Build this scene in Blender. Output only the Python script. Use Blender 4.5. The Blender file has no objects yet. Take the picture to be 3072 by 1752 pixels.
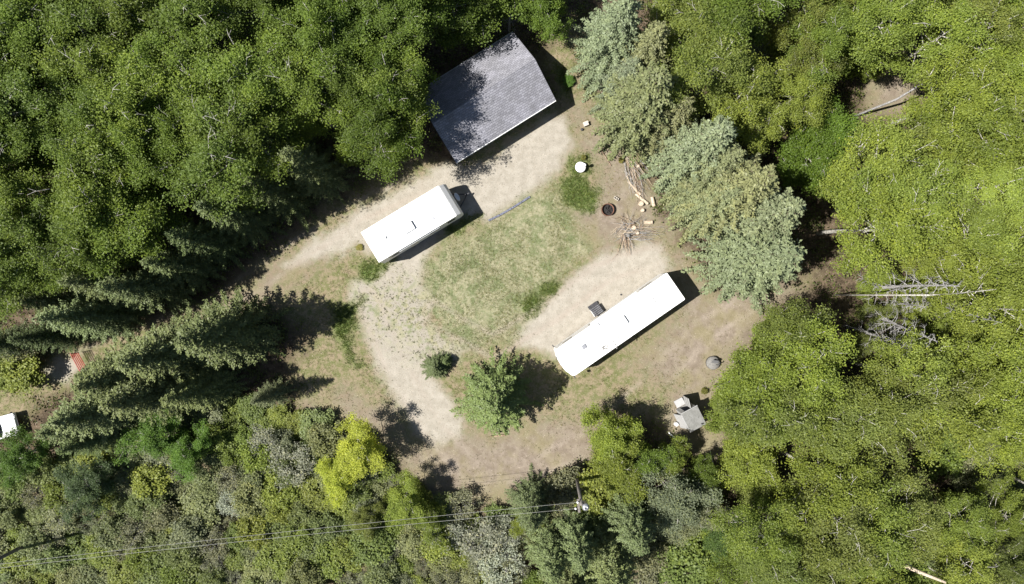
import bpy, bmesh, math, random
import numpy as np
from mathutils import Vector, Matrix

# ---------------------------------------------------------------- camera, light, exposure
S = bpy.context.scene
C = S.collection
CAM_H, PPM = 58.0, 37.0            # drone height, photograph pixels per metre on the ground
cd = bpy.data.cameras.new("camera")
cam = bpy.data.objects.new("camera", cd); C.objects.link(cam)
cam.location = (0, 0, CAM_H)
cd.sensor_width = 36.0
cd.lens = 36.0 * CAM_H / (3072.0 / PPM)
cd.clip_end = 2000
S.camera = cam
SUN_EL, SUN_DIR = math.radians(56), math.radians(11)      # elevation; direction the shadows fall
w = bpy.data.worlds.new("World"); S.world = w; w.use_nodes = True
nt = w.node_tree; nt.nodes.clear()
sky = nt.nodes.new("ShaderNodeTexSky"); sky.sky_type = 'NISHITA'; sky.sun_disc = False
sky.sun_elevation = SUN_EL
sky.sun_rotation = math.radians(270) - SUN_DIR
bg = nt.nodes.new("ShaderNodeBackground"); bg.inputs[1].default_value = 0.05
wo = nt.nodes.new("ShaderNodeOutputWorld")
nt.links.new(sky.outputs[0], bg.inputs[0]); nt.links.new(bg.outputs[0], wo.inputs[0])
ld = bpy.data.lights.new("sun", 'SUN'); ld.energy = 5.0; ld.angle = math.radians(0.5); ld.color = (1.0, 0.96, 0.91)
sun = bpy.data.objects.new("sun", ld); C.objects.link(sun)
sv = Vector((math.cos(SUN_DIR) * math.cos(SUN_EL), math.sin(SUN_DIR) * math.cos(SUN_EL), -math.sin(SUN_EL)))
sun.rotation_euler = sv.to_track_quat('-Z', 'Y').to_euler()
S.view_settings.view_transform = 'Standard'; S.view_settings.look = 'None'
S.view_settings.exposure = 0.95; S.view_settings.gamma = 1.0
S.cycles.max_bounces = 5; S.cycles.diffuse_bounces = 3; S.cycles.transmission_bounces = 3
S.cycles.glossy_bounces = 2; S.cycles.use_denoising = True

R = random.Random(7)
NR = np.random.default_rng(7)
U0, V0 = 1536.0, 876.0


def P(u, v, z=0.0):
    """A place seen at photograph pixel (u, v) that lies at height z."""
    k = (CAM_H - z) / CAM_H / PPM
    return Vector(((u - U0) * k, -(v - V0) * k, z))


def pix(x, y, z=0.0):
    k = CAM_H / (CAM_H - z) * PPM
    return (U0 + x * k, V0 - y * k)

# ---------------------------------------------------------------- materials
MATS = {}


def newmat(name):
    m = bpy.data.materials.new(name); m.use_nodes = True
    n = m.node_tree; n.nodes.clear()
    out = n.nodes.new("ShaderNodeOutputMaterial")
    MATS[name] = m
    return m, n, out


def N(n, typ, **kw):
    d = n.nodes.new(typ)
    for k, v in kw.items():
        if k.startswith("i_"):
            key = k[2:]
            d.inputs[int(key) if key.isdigit() else key.replace("_", " ")].default_value = v
        else:
            setattr(d, k, v)
    return d


def mixc(n, fac, a, b, mode='MIX'):
    d = n.nodes.new("ShaderNodeMix"); d.data_type = 'RGBA'; d.blend_type = mode
    for s, val in ((0, fac), (6, a), (7, b)):
        if hasattr(val, "is_output"):
            n.links.new(val, d.inputs[s])
        else:
            d.inputs[s].default_value = val if s == 0 else (*val, 1) if len(val) == 3 else val
    return d.outputs[2]


def ramp(n, src, lo, hi):
    d = n.nodes.new("ShaderNodeMapRange"); d.interpolation_type = 'SMOOTHSTEP'
    d.inputs[1].default_value = lo; d.inputs[2].default_value = hi
    n.links.new(src, d.inputs[0])
    return d.outputs[0]


def noise(n, co, scale, detail=3, rough=0.55):
    d = n.nodes.new("ShaderNodeTexNoise")
    d.inputs["Scale"].default_value = scale; d.inputs["Detail"].default_value = detail; d.inputs["Roughness"].default_value = rough
    if co is not None:
        n.links.new(co, d.inputs["Vector"])
    return d.outputs["Fac"]


def principled(n, out, col, rough=0.7, metal=0.0, spec=0.3, bump=None, bstr=0.3, bdist=0.02):
    p = n.nodes.new("ShaderNodeBsdfPrincipled")
    if hasattr(col, "is_output"):
        n.links.new(col, p.inputs["Base Color"])
    else:
        p.inputs["Base Color"].default_value = (*col, 1)
    p.inputs["Roughness"].default_value = rough; p.inputs["Metallic"].default_value = metal
    p.inputs["Specular IOR Level"].default_value = spec
    if bump is not None:
        b = n.nodes.new("ShaderNodeBump"); b.inputs["Strength"].default_value = bstr; b.inputs["Distance"].default_value = bdist
        n.links.new(bump, b.inputs["Height"]); n.links.new(b.outputs[0], p.inputs["Normal"])
    n.links.new(p.outputs[0], out.inputs[0])
    return p


def simple(name, col, rough=0.6, metal=0.0, spec=0.3, var=0.25, scale=6.0, dark=None):
    m, n, out = newmat(name)
    tc = n.nodes.new("ShaderNodeTexCoord")
    f = noise(n, tc.outputs["Object"], scale, 5)
    d = dark or tuple(c * (1 - var) for c in col)
    f2 = ramp(n, f, 0.35, 0.65)
    principled(n, out, mixc(n, f2, d, col), rough, metal, spec, f, 0.15, 0.01)
    return m


def leafmat(name, trans=0.35, yellow=(1.25, 1.05, 0.55), spec=0.25, lo=0.62, hi=1.3):
    m, n, out = newmat(name)
    oi = n.nodes.new("ShaderNodeObjectInfo")
    at = N(n, "ShaderNodeAttribute", attribute_name="tint")
    k = n.nodes.new("ShaderNodeMapRange"); n.links.new(at.outputs["Fac"], k.inputs[0])
    k.inputs[3].default_value = lo; k.inputs[4].default_value = hi
    vm = n.nodes.new("ShaderNodeVectorMath"); vm.operation = 'SCALE'
    n.links.new(oi.outputs["Color"], vm.inputs[0]); n.links.new(k.outputs[0], vm.inputs["Scale"])
    y = mixc(n, ramp(n, at.outputs["Fac"], 0.5, 1.0), (1, 1, 1), yellow)
    col = mixc(n, 1.0, vm.outputs[0], y, 'MULTIPLY')
    p = n.nodes.new("ShaderNodeBsdfPrincipled"); n.links.new(col, p.inputs["Base Color"])
    p.inputs["Roughness"].default_value = 0.5; p.inputs["Specular IOR Level"].default_value = spec
    t = n.nodes.new("ShaderNodeBsdfTranslucent"); n.links.new(mixc(n, 1.0, col, (1.15, 1.2, 0.7), 'MULTIPLY'), t.inputs[0])
    ms = n.nodes.new("ShaderNodeMixShader"); ms.inputs[0].default_value = trans
    n.links.new(p.outputs[0], ms.inputs[1]); n.links.new(t.outputs[0], ms.inputs[2]); n.links.new(ms.outputs[0], out.inputs[0])
    return m


leafmat("aspen_leaf", 0.42, (1.12, 1.04, 0.75), 0.25, 0.7, 1.22)
leafmat("shrub_leaf", 0.36, (1.12, 1.04, 0.8), 0.25, 0.7, 1.25)
leafmat("needle", 0.12, (1.05, 1.02, 0.93), 0.2, 0.72, 1.25)
leafmat("grass_blade", 0.3, (1.25, 1.1, 0.7), 0.15)


def bark(name, a, b, scale):
    m, n, out = newmat(name)
    tc = n.nodes.new("ShaderNodeTexCoord")
    mp = n.nodes.new("ShaderNodeMapping"); mp.inputs["Scale"].default_value = (1, 1, 3); n.links.new(tc.outputs["Object"], mp.inputs[0])
    f = noise(n, mp.outputs[0], scale, 4)
    principled(n, out, mixc(n, ramp(n, f, 0.38, 0.6), a, b), 0.85, 0, 0.15, f, 0.4, 0.02)


bark("aspen_bark", (0.16, 0.15, 0.12), (0.50, 0.48, 0.43), 5)
bark("spruce_bark", (0.05, 0.04, 0.03), (0.14, 0.11, 0.08), 8)
bark("dead_wood", (0.15, 0.145, 0.14), (0.34, 0.33, 0.32), 9)
bark("brown_wood", (0.14, 0.09, 0.06), (0.36, 0.27, 0.19), 7)
bark("pale_wood", (0.34, 0.27, 0.19), (0.56, 0.47, 0.36), 9)
bark("red_wood", (0.16, 0.06, 0.03), (0.38, 0.18, 0.10), 9)

# ---------------------------------------------------------------- mesh helpers


class MB:
    def __init__(self):
        self.v = []; self.f = []; self.n = 0

    def add(self, verts, faces):
        b = self.n
        self.v.extend([tuple(p) for p in verts]); self.n += len(verts)
        self.f.extend([tuple(b + i for i in q) for q in faces])
        return self

    def box(self, c, s, rz=0.0, m=None):
        x, y, z = s[0] / 2, s[1] / 2, s[2] / 2
        M = Matrix.Translation(c) @ (m if m is not None else Matrix.Rotation(rz, 4, 'Z'))
        vs = [M @ Vector(p) for p in ((-x, -y, -z), (x, -y, -z), (x, y, -z), (-x, y, -z), (-x, -y, z), (x, -y, z), (x, y, z), (-x, y, z))]
        return self.add(vs, ((0, 3, 2, 1), (4, 5, 6, 7), (0, 1, 5, 4), (1, 2, 6, 5), (2, 3, 7, 6), (3, 0, 4, 7)))

    def tube(self, pts, rad, sides=6, caps=True):
        pts = [Vector(p) for p in pts]; k = len(pts)
        if not hasattr(rad, "__len__"):
            rad = [rad] * k
        vs = []
        for i, p in enumerate(pts):
            t = (pts[min(i + 1, k - 1)] - pts[max(i - 1, 0)])
            t = t.normalized() if t.length > 1e-9 else Vector((0, 0, 1))
            a = t.cross(Vector((0, 0, 1)) if abs(t.z) < 0.9 else Vector((1, 0, 0))).normalized(); b = t.cross(a)
            for j in range(sides):
                q = 2 * math.pi * j / sides
                vs.append(p + (a * math.cos(q) + b * math.sin(q)) * rad[i])
        fs = [(i * sides + j, i * sides + (j + 1) % sides, (i + 1) * sides + (j + 1) % sides, (i + 1) * sides + j) for i in range(k - 1) for j in range(sides)]
        if caps:
            fs.append(tuple(reversed(range(sides)))); fs.append(tuple((k - 1) * sides + j for j in range(sides)))
        return self.add(vs, fs)

    def lathe(self, prof, sides=24, c=(0, 0, 0)):
        vs = []; k = len(prof)
        for r, z in prof:
            for j in range(sides):
                q = 2 * math.pi * j / sides
                vs.append((c[0] + r * math.cos(q), c[1] + r * math.sin(q), c[2] + z))
        fs = [(i * sides + j, i * sides + (j + 1) % sides, (i + 1) * sides + (j + 1) % sides, (i + 1) * sides + j) for i in range(k - 1) for j in range(sides)]
        fs.append(tuple(reversed(range(sides)))); fs.append(tuple((k - 1) * sides + j for j in range(sides)))
        return self.add(vs, fs)

    def prism(self, outline, z0, z1):
        k = len(outline)
        vs = [(x, y, z0) for x, y in outline] + [(x, y, z1) for x, y in outline]
        fs = [tuple(reversed(range(k))), tuple(range(k, 2 * k))] + [(i, (i + 1) % k, k + (i + 1) % k, k + i) for i in range(k)]
        return self.add(vs, fs)

    def mesh(self, name, mat, smooth=False, bevel=0.0):
        me = bpy.data.meshes.new(name); me.from_pydata(self.v, [], self.f)
        if bevel or True:
            bm = bmesh.new(); bm.from_mesh(me)
            bmesh.ops.recalc_face_normals(bm, faces=bm.faces)
            if bevel:
                es = [e for e in bm.edges if len(e.link_faces) == 2 and e.calc_face_angle(0) > 0.5]
                bmesh.ops.bevel(bm, geom=es, offset=bevel, segments=2, affect='EDGES', profile=0.6, clamp_overlap=True)
            bm.to_mesh(me); bm.free()
        me.materials.append(MATS[mat] if isinstance(mat, str) else mat)
        if smooth:
            me.polygons.foreach_set("use_smooth", [True] * len(me.polygons))
        me.update()
        return me

    def obj(self, name, mat, parent=None, smooth=False, bevel=0.0):
        return link(name, self.mesh(name, mat, smooth, bevel), parent)


def link(name, me, parent=None, loc=None):
    o = bpy.data.objects.new(name, me); C.objects.link(o)
    if parent is not None:
        o.parent = parent
    if loc is not None:
        o.location = loc
    return o


def tag(o, label=None, cat=None, group=None, kind=None):
    if label: o["label"] = label
    if cat: o["category"] = cat
    if group: o["group"] = group
    if kind: o["kind"] = kind
    return o


def thing(name, label, cat, loc=(0, 0, 0), rz=0.0, group=None):
    o = bpy.data.objects.new(name, None); C.objects.link(o); o.empty_display_size = 0.3
    o.location = loc; o.rotation_euler = (0, 0, rz)
    return tag(o, label, cat, group)


def quads(name, V, tint, mat):
    """(n,4,3) corner array to one mesh with a per-vertex tint."""
    n = len(V)
    me = bpy.data.meshes.new(name)
    me.vertices.add(n * 4); me.vertices.foreach_set("co", V.reshape(-1).astype(np.float32))
    me.loops.add(n * 4); me.loops.foreach_set("vertex_index", np.arange(n * 4, dtype=np.int32))
    me.polygons.add(n); me.polygons.foreach_set("loop_start", np.arange(0, n * 4, 4, dtype=np.int32))
    me.polygons.foreach_set("loop_total", np.full(n, 4, dtype=np.int32))
    a = me.attributes.new("tint", 'FLOAT', 'POINT'); a.data.foreach_set("value", np.repeat(tint, 4).astype(np.float32))
    me.materials.append(MATS[mat]); me.update(); me.validate()
    return me


def leaf_cards(cen, nor, ax, ln, wd):
    """diamond leaves: centre, normal, long axis, half length, half width"""
    nor = nor / np.linalg.norm(nor, axis=1, keepdims=True)
    ax = ax - nor * np.sum(ax * nor, axis=1, keepdims=True)
    ax = ax / (np.linalg.norm(ax, axis=1, keepdims=True) + 1e-9)
    si = np.cross(nor, ax)
    l = ln[:, None]; q = wd[:, None]
    return np.stack([cen - ax * l, cen + si * q - ax * l * 0.1, cen + ax * l, cen - si * q - ax * l * 0.1], axis=1)

# ---------------------------------------------------------------- trees


def clump_leaves(rng, clumps, per, sig, size, up=0.9):
    cl = np.array(clumps); n = len(cl) * per
    idx = np.repeat(np.arange(len(cl)), per)
    cen = cl[idx] + rng.normal(size=(n, 3)) * np.array(sig)
    nor = rng.normal(size=(n, 3)); nor[:, 2] = np.abs(nor[:, 2]) + up
    ax = rng.normal(size=(n, 3))
    ln = size * rng.uniform(0.7, 1.35, n); wd = ln * rng.uniform(0.6, 0.85, n)
    ct = rng.uniform(0.15, 0.75, len(cl))[idx]
    tint = np.clip(ct + rng.normal(size=n) * 0.16, 0, 1)
    return leaf_cards(cen, nor, ax, ln, wd), tint


def make_aspen(seed, h=13.0, r=2.3, base=0.42, limbs=22, per=125, size=0.054, sig=0.28):
    rng = np.random.default_rng(seed); q = random.Random(seed)
    mb = MB(); clumps = []
    sx, sy = q.uniform(-.5, .5), q.uniform(-.5, .5)
    ph1, ph2 = q.uniform(0, 6.3), q.uniform(0, 6.3)

    def tr(t):
        return Vector((sx * t * t + 0.15 * math.sin(t * 5 + seed), sy * t * t + 0.15 * math.cos(t * 4 + seed), h * t))
    ts = [i / 8 for i in range(9)]
    mb.tube([tr(t) for t in ts], [0.15 * (1 - t) + 0.012 for t in ts], 7)
    for i in range(limbs):
        t = base + (0.97 - base) * ((i + q.random()) / limbs)
        f = (t - base) / (1 - base)
        rr = r * max(0.18, math.sin(math.pi * min(1, 0.22 + f * 0.80)) ** 0.7) * q.uniform(0.75, 1.12)
        az = i * 2.39996 + q.uniform(-.4, .4)
        rr *= 1 + .28 * math.sin(2 * az + ph1) + .2 * math.sin(3 * az + ph2)
        o = tr(t * 0.93); d = Vector((math.cos(az), math.sin(az), 0))
        up = q.uniform(0.3, 0.75)
        p1 = o + d * rr * 0.5 + Vector((0, 0, rr * up * 0.35)); p2 = o + d * rr + Vector((0, 0, rr * up))
        mb.tube([o, p1, p2], [0.045 - 0.02 * f, 0.03, 0.01], 5, False)
        clumps.append(p2); clumps.append((p1 + p2) / 2 + Vector((0, 0, .1)))
        for s in range(6):
            a2 = az + q.uniform(-1.2, 1.2); b = o.lerp(p2, q.uniform(.55, 1.0)); L = rr * q.uniform(.18, .42)
            e = b + Vector((math.cos(a2) * L, math.sin(a2) * L, L * q.uniform(.1, .9)))
            mb.tube([b, (b + e) / 2 + Vector((0, 0, .05)), e], [0.02, 0.014, 0.006], 4, False)
            clumps.append(e)
    clumps.append(tr(1.0))
    for i in range(3):                                   # bare pale twigs that stand out of the leaves
        az = q.uniform(0, 6.3); t = q.uniform(.7, .98); o = tr(t) + Vector((math.cos(az), math.sin(az), 0)) * r * q.uniform(.1, .6); o.z = h * q.uniform(.86, 1.0)
        a2 = az + q.uniform(-.9, .9); L = q.uniform(.5, 1.1)
        e = o + Vector((math.cos(a2) * L, math.sin(a2) * L, q.uniform(.1, .35)))
        mb.tube([o - Vector((0, 0, .3)), o.lerp(e, .5) + Vector((0, 0, .12)), e], [.018, .014, .007], 4, False)
        f = o.lerp(e, .45) + Vector((0, 0, .1)); a3 = a2 + q.choice((-.8, .8))
        mb.tube([f, f + Vector((math.cos(a3), math.sin(a3), .3)) * L * .45], [.011, .006], 4, False)
    V, tint = clump_leaves(rng, clumps, per, (sig, sig, sig * .7), size)
    return mb.mesh("trunk", "aspen_bark", True), quads("crown", V, tint, "aspen_leaf")


def make_spruce(seed, h=12.0, r=3.0, base=0.06, dens=1.0, droop=1.0):
    rng = np.random.default_rng(seed); q = random.Random(seed)
    mb = MB()
    ts = [i / 6 for i in range(7)]
    mb.tube([(0, 0, h * t) for t in ts], [0.19 * (1 - t) + 0.012 for t in ts], 7)
    cen = []; ax = []; nor = []; ln = []; wd = []; tint = []
    z = base * h; k = 0
    while z < h * 0.985:
        f = z / h
        L0 = r * (1 - f) ** 0.82 * min(1.0, 0.55 + f * 6) + 0.12
        nb = max(5, int(round((5.0 + 2.2 * (1 - f)) * dens)))
        for b in range(nb):
            az = 2 * math.pi * (b + q.uniform(-.2, .2)) / nb + k * 0.45 * 2 * math.pi / nb
            L = L0 * q.uniform(0.72, 1.18)
            d = np.array([math.cos(az), math.sin(az), 0.0]); sd = np.array([-d[1], d[0], 0.0])
            rise = (0.55 * f + 0.02) - 0.22 * (1 - f); curve = -0.30 * droop * (1 - f * 0.6)
            bt = q.uniform(0.3, 0.65)
            zz = z + q.uniform(-.16, .16)
            n = max(4, int(L / 0.10))
            pts = []
            for i in range(n + 1):
                s = i / n
                p = d * (L * s) + np.array([0, 0, zz + L * (rise * s + curve * s * s + 0.16 * max(0, s - .7) ** 1.2)])
                pts.append(p)
            mb.tube([pts[0], pts[n // 2], pts[-1]], [0.035 * (1 - f) + .012, 0.02, 0.006], 4, False)
            for i in range(1, n + 1):
                s = i / n; p = pts[i]
                tl = min(.34, 0.22 * L) * (1 - s) ** 0.6 * (0.4 + 0.6 * min(1, s * 3.2)) + 0.10
                for sgn in (-1, 1):
                    td = sd * sgn * 0.86 + d * 0.52; td = td / np.linalg.norm(td)
                    m = max(1, int(tl / 0.085))
                    for j in range(m):
                        ff = (j + 0.6) / m
                        c = p + td * tl * ff + np.array([0, 0, -0.22 * tl * ff * ff]) + rng.normal(size=3) * 0.035
                        cen.append(c); ax.append(td + rng.normal(size=3) * .35)
                        nor.append(rng.normal(size=3) * .55 + np.array([0, 0, 1.0]) + d * 0.25)
                        ln.append(0.085 * q.uniform(.75, 1.3)); wd.append(0.042 * q.uniform(.8, 1.3)); tint.append(np.clip(bt + q.gauss(0, .13) + 0.18 * s, 0, 1))
                for e in range(2):
                    cen.append(p + rng.normal(size=3) * .045 + np.array([0, 0, .03])); ax.append(d + rng.normal(size=3) * .3)
                    nor.append(rng.normal(size=3) * .55 + np.array([0, 0, 1.0]) + d * 0.25)
                    ln.append(0.10); wd.append(0.05); tint.append(np.clip(bt + 0.1 + q.gauss(0, .12) + .15 * s, 0, 1))
        z += (0.34 + 0.18 * (1 - f)) * (h / 12.0) ** 0.4; k += 1
    V = leaf_cards(np.array(cen), np.array(nor), np.array(ax), np.array(ln), np.array(wd))
    return mb.mesh("trunk", "spruce_bark", True), quads("crown", V, np.array(tint), "needle")


def make_shrub(seed, h=2.4, r=1.3, stems=16, per=55, size=0.07, bare=0.0, sig=0.17):
    rng = np.random.default_rng(seed); q = random.Random(seed)
    mb = MB(); clumps = []
    for i in range(stems):
        az = i * 2.39996 + q.uniform(-.4, .4); rr = r * math.sqrt((i + .5) / stems) * q.uniform(.8, 1.1)
        hh = h * (1 - 0.5 * (rr / r) ** 2) * q.uniform(.75, 1.1)
        o = Vector((math.cos(az) * .12, math.sin(az) * .12, 0)); e = Vector((math.cos(az) * rr, math.sin(az) * rr, hh))
        m = o.lerp(e, .5) + Vector((0, 0, hh * .18))
        mb.tube([o, m, e], [0.028, 0.018, 0.006], 4, False)
        if q.random() >= bare:
            clumps.append(e)
        for s in range(5):
            b = m.lerp(e, q.uniform(0, .9)); L = r * q.uniform(.2, .42); a2 = az + q.uniform(-1.6, 1.6)
            e2 = b + Vector((math.cos(a2) * L, math.sin(a2) * L, L * q.uniform(.1, .9)))
            mb.tube([b, e2], [0.012, 0.004], 3, False)
            if q.random() >= bare:
                clumps.append(e2)
            else:
                for s3 in range(4):
                    a3 = a2 + q.uniform(-1, 1); e3 = b.lerp(e2, q.uniform(.4, 1)) + Vector((math.cos(a3), math.sin(a3), q.uniform(.2, .9))) * L * .6
                    mb.tube([b.lerp(e2, .6), e3], [0.008, 0.003], 3, False)
    if not clumps:
        clumps = [Vector((0, 0, h * .4))]
    V, tint = clump_leaves(rng, clumps, per, (sig, sig, sig * .8), size)
    return mb.mesh("stem", "dead_wood", True), quads("crown", V, tint, "shrub_leaf")


def make_dead(seed, h=11.0, r=1.9, base=0.15, nb=46):
    q = random.Random(seed); mb = MB(); tw = MB()
    ts = [i / 6 for i in range(7)]
    mb.tube([(0.12 * math.sin(t * 4 + seed), 0.12 * math.cos(t * 3), h * t) for t in ts], [0.15 * (1 - t) + .02 for t in ts], 7)
    for i in range(nb):
        f = base + (1 - base) * (i + q.random()) / nb; L = r * (1 - f * .72) * q.uniform(.55, 1.15); az = i * 2.39996 + q.uniform(-.5, .5)
        o = Vector((0.12 * math.sin(f * 4 + seed), 0.12 * math.cos(f * 3), h * f)); d = Vector((math.cos(az), math.sin(az), 0))
        pts = [o, o + d * L * .4 + Vector((0, 0, .06)), o + d * L * .75 + Vector((0, 0, -.1 * L)), o + d * L + Vector((0, 0, -.32 * L))]
        tw.tube(pts, [.032, .024, .016, .008], 4, False)
        for s in range(5):
            k = q.uniform(.3, .95); b = pts[1].lerp(pts[3], k) if k > .4 else pts[0].lerp(pts[1], .9); a2 = az + q.choice((-1, 1)) * q.uniform(.5, 1.2); l2 = L * q.uniform(.2, .42)
            tw.tube([b, b + Vector((math.cos(a2), math.sin(a2), -.15)) * l2 * .6, b + Vector((math.cos(a2 + .3), math.sin(a2 + .3), -.4)) * l2], [.014, .01, .005], 3, False)
    return mb.mesh("trunk", "dead_wood", True), tw.mesh("branches", "dead_wood", True)


ASPENS = [make_aspen(11 + i, 13.0, 2.15 + 0.12 * (i % 3), 0.40 + .03 * (i % 2)) for i in range(6)]
BROADS = [make_aspen(71 + i, 7.5, 2.1, 0.2, 28, 105, 0.06, .24) for i in range(3)]
SPRUCES = [make_spruce(31 + i, 12.0, 2.9 + 0.25 * (i % 2)) for i in range(4)]
SHRUBS = [make_shrub(51 + i) for i in range(4)]
SPARSE = [make_shrub(61 + i, 2.3, 1.3, 18, 40, 0.055, 0.35) for i in range(2)]
DEADS = [make_dead(81 + i) for i in range(3)]

ONES = "zero one two three four five six seven eight nine ten eleven twelve thirteen fourteen fifteen sixteen seventeen eighteen nineteen".split()
TENS = "zero ten twenty thirty forty fifty sixty seventy eighty ninety".split()


def num(n):
    n = int(n)
    if n < 20: return ONES[n]
    return TENS[n // 10] + ("-" + ONES[n % 10] if n % 10 else "")


USED = set()


def where(u, v):
    a, b = round(u / 30.72), round(v / 17.52)
    if not (0 <= a <= 100 and 0 <= b <= 100):
        s = ("above" if v < 0 else "below" if v > 1752 else "west of" if u < 0 else "east of") + " the frame"
        if v < 0 or v > 1752:
            return s + (", " + num(min(99, abs(a))) + " percent across" if a >= 0 else " at its western corner")
        return s + ", " + num(min(99, abs(b))) + " percent down"
    if a == 100: a = 99
    if b == 100: b = 99
    return num(a) + " percent across and " + num(b) + " percent down"


def plant(kind, protos, desc, cat, u, v, z_at, h, col, group, wide=1.0, idx=None, base_px=False, parts=("trunk", "crown"), proto_h=None, alone=False):
    """One tree: u, v is where the point at height z_at shows in the photograph (or the foot of the trunk)."""
    p = P(u, v, 0 if base_px else z_at); p.z = -0.03
    i = R.randrange(len(protos)) if idx is None else idx
    tm, cm = protos[i]
    s = h / proto_h
    ax, ay = (u, v) if not base_px else pix(p.x, p.y, h * .75)
    wtxt = where(ax, ay); lab = desc if alone else f"{desc}, {wtxt}"; k = 0
    inframe = 0 <= ax <= 3072 and 0 <= ay <= 1752
    while lab in USED and inframe and k < 8:
        k += 1; wtxt = where(ax + (31, -31, 0, 0, 31, -31, 31, -31)[k - 1], ay + (0, 0, 18, -18, 18, -18, -18, 18)[k - 1]); lab = f"{desc}, {wtxt}"
    USED.add(lab)
    t = thing(kind, lab, cat, p, R.uniform(0, 6.28), group)
    t.scale = (s * wide, s * wide, s)
    a = link(parts[0], tm, t); b = link(parts[1], cm, t)
    j = R.uniform(.8, 1.16); jr = R.uniform(.95, 1.05)
    b.color = (col[0] * j * jr, col[1] * j, col[2] * j * R.uniform(.9, 1.06), 1)
    return t


def inside(poly, x, y):
    c = False; n = len(poly); j = n - 1
    for i in range(n):
        xi, yi = poly[i]; xj, yj = poly[j]
        if (yi > y) != (yj > y) and x < (xj - xi) * (y - yi) / (yj - yi) + xi:
            c = not c
        j = i
    return c


def scatter(poly, gap, tries=4000, placed=None):
    xs = [p[0] for p in poly]; ys = [p[1] for p in poly]; out = []
    placed = placed if placed is not None else []
    for _ in range(tries):
        x = R.uniform(min(xs), max(xs)); y = R.uniform(min(ys), max(ys))
        if inside(poly, x, y) and all((x - a) ** 2 + (y - b) ** 2 > gap * gap for a, b in placed):
            placed.append((x, y)); out.append((x, y))
    return out


# leaf colours of the stands, as the leaves are
DK = (0.118, 0.175, 0.032); MID = (0.152, 0.212, 0.037); YG = (0.215, 0.268, 0.05); OL = (0.165, 0.20, 0.05)
GRY = (0.15, 0.175, 0.085); SPR = (0.135, 0.165, 0.068); SPRD = (0.10, 0.13, 0.05); SPRP = (0.172, 0.188, 0.098); SPRO = (0.176, 0.19, 0.09); SPRB = (0.168, 0.195, 0.115)
YEL = (0.37, 0.42, 0.065); VIV = (0.105, 0.19, 0.035); WEED = (0.24, 0.23, 0.06)

taken = []
# openings in the canopy: centre and half axes in picture pixels
OPEN = [(2330, 890, 190, 110), (2700, 862, 200, 118), (2645, 1010, 170, 145), (2820, 985, 180, 118), (2480, 1330, 70, 60), (2960, 880, 60, 50), (3010, 300, 70, 60), (2780, 700, 60, 50), (2560, 1180, 60, 50), (2450, 600, 215, 225), (2300, 1490, 130, 110), (2700, 1400, 220, 110), (2960, 1420, 130, 90), (2690, 255, 195, 150), (2750, 1720, 130, 80), (910, 440, 110, 120), (430, 560, 90, 70), (560, 270, 80, 70), (310, 30, 90, 60), (690, 60, 90, 80), (2310, 160, 80, 110), (2560, 440, 90, 90), (3000, 640, 80, 70), (2860, 560, 70, 60), (180, 560, 80, 60), (80, 300, 70, 60), (820, 160, 70, 60)]
STANDS = [
    # zone polygon in picture pixels of the crowns, spacing, tallness, colours, words
    ([(-170, -170), (990, -170), (990, 170), (910, 270), (830, 320), (740, 420), (640, 480), (540, 560), (450, 650), (330, 730), (180, 780), (-170, 830)], 88, (10.5, 14.2), (DK, MID, MID),
     "dark green aspen in the woods behind the garage", "aspens of the woods west of the garage"),
    ([(990, -170), (1270, -170), (1235, 30), (1170, 140), (1165, 270), (1140, 360), (1100, 380), (1010, 310), (1000, 180)], 88, (10, 12.5), (DK, DK, MID),
     "shaded aspen crowding the back of the garage", "aspens of the woods west of the garage"),
    ([(2010, -170), (2330, -170), (2330, 90), (2250, 180), (2150, 230), (2075, 80)], 95, (12, 14), (OL, MID),
     "olive green aspen behind the pale spruces", "aspens north of the spruces"),
    ([(2330, -170), (3230, -170), (3230, 90), (2930, 110), (2720, 90), (2560, 130), (2400, 120)], 98, (9, 13), (MID, OL, YG),
     "bushy green aspen at the head of the picture", "aspens north of the spruces"),
    ([(2230, 240), (2420, 190), (2610, 200), (2660, 290), (2600, 440), (2450, 500), (2380, 440), (2300, 350)], 88, (9, 12), (YG, YG, OL),
     "loose yellow-green aspen beside the spruces", "aspens east of the spruces"),
    ([(2770, 340), (2900, 230), (3230, 140), (3230, 1330), (2900, 1260), (2700, 1290), (2560, 1260), (2440, 1310), (2310, 1350), (2275, 1280), (2285, 1150), (2340, 1050), (2420, 970),
      (2490, 900), (2540, 790), (2560, 690), (2610, 570), (2660, 480)], 86, (9.5, 14.3), (YG, YG, OL, YG),
     "bright yellow-green aspen in the woods past the motorhome", "aspens of the eastern woods"),
    ([(2270, 1480), (2400, 1420), (2580, 1450), (2740, 1520), (2760, 1620), (2680, 1720), (2640, 1930), (2420, 1930), (2330, 1660), (2200, 1560)], 92, (11, 13.5), (YG, YG, OL),
     "yellow-green aspen in the woods below the outhouse", "aspens of the eastern woods"),
    ([(2840, 1400), (3230, 1370), (3230, 1930), (2760, 1930), (2850, 1640)], 100, (7.5, 11), (MID, YG, OL),
     "green young aspen in the southeastern corner", "aspens of the eastern woods"),
]
for poly, gap, (h0, h1), cols, desc, grp in STANDS:
    for (u, v) in [c for c in scatter(poly, gap, 5000, taken) if not any(((c[0] - a) / ra) ** 2 + ((c[1] - b) / rb) ** 2 < 1 for a, b, ra, rb in OPEN)]:
        h = R.uniform(h0, h1)
        plant("aspen_tree", ASPENS, desc, "tree", u, v, h * .8, h, R.choice(cols), grp, R.uniform(.92, 1.15), proto_h=13.0)

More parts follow.
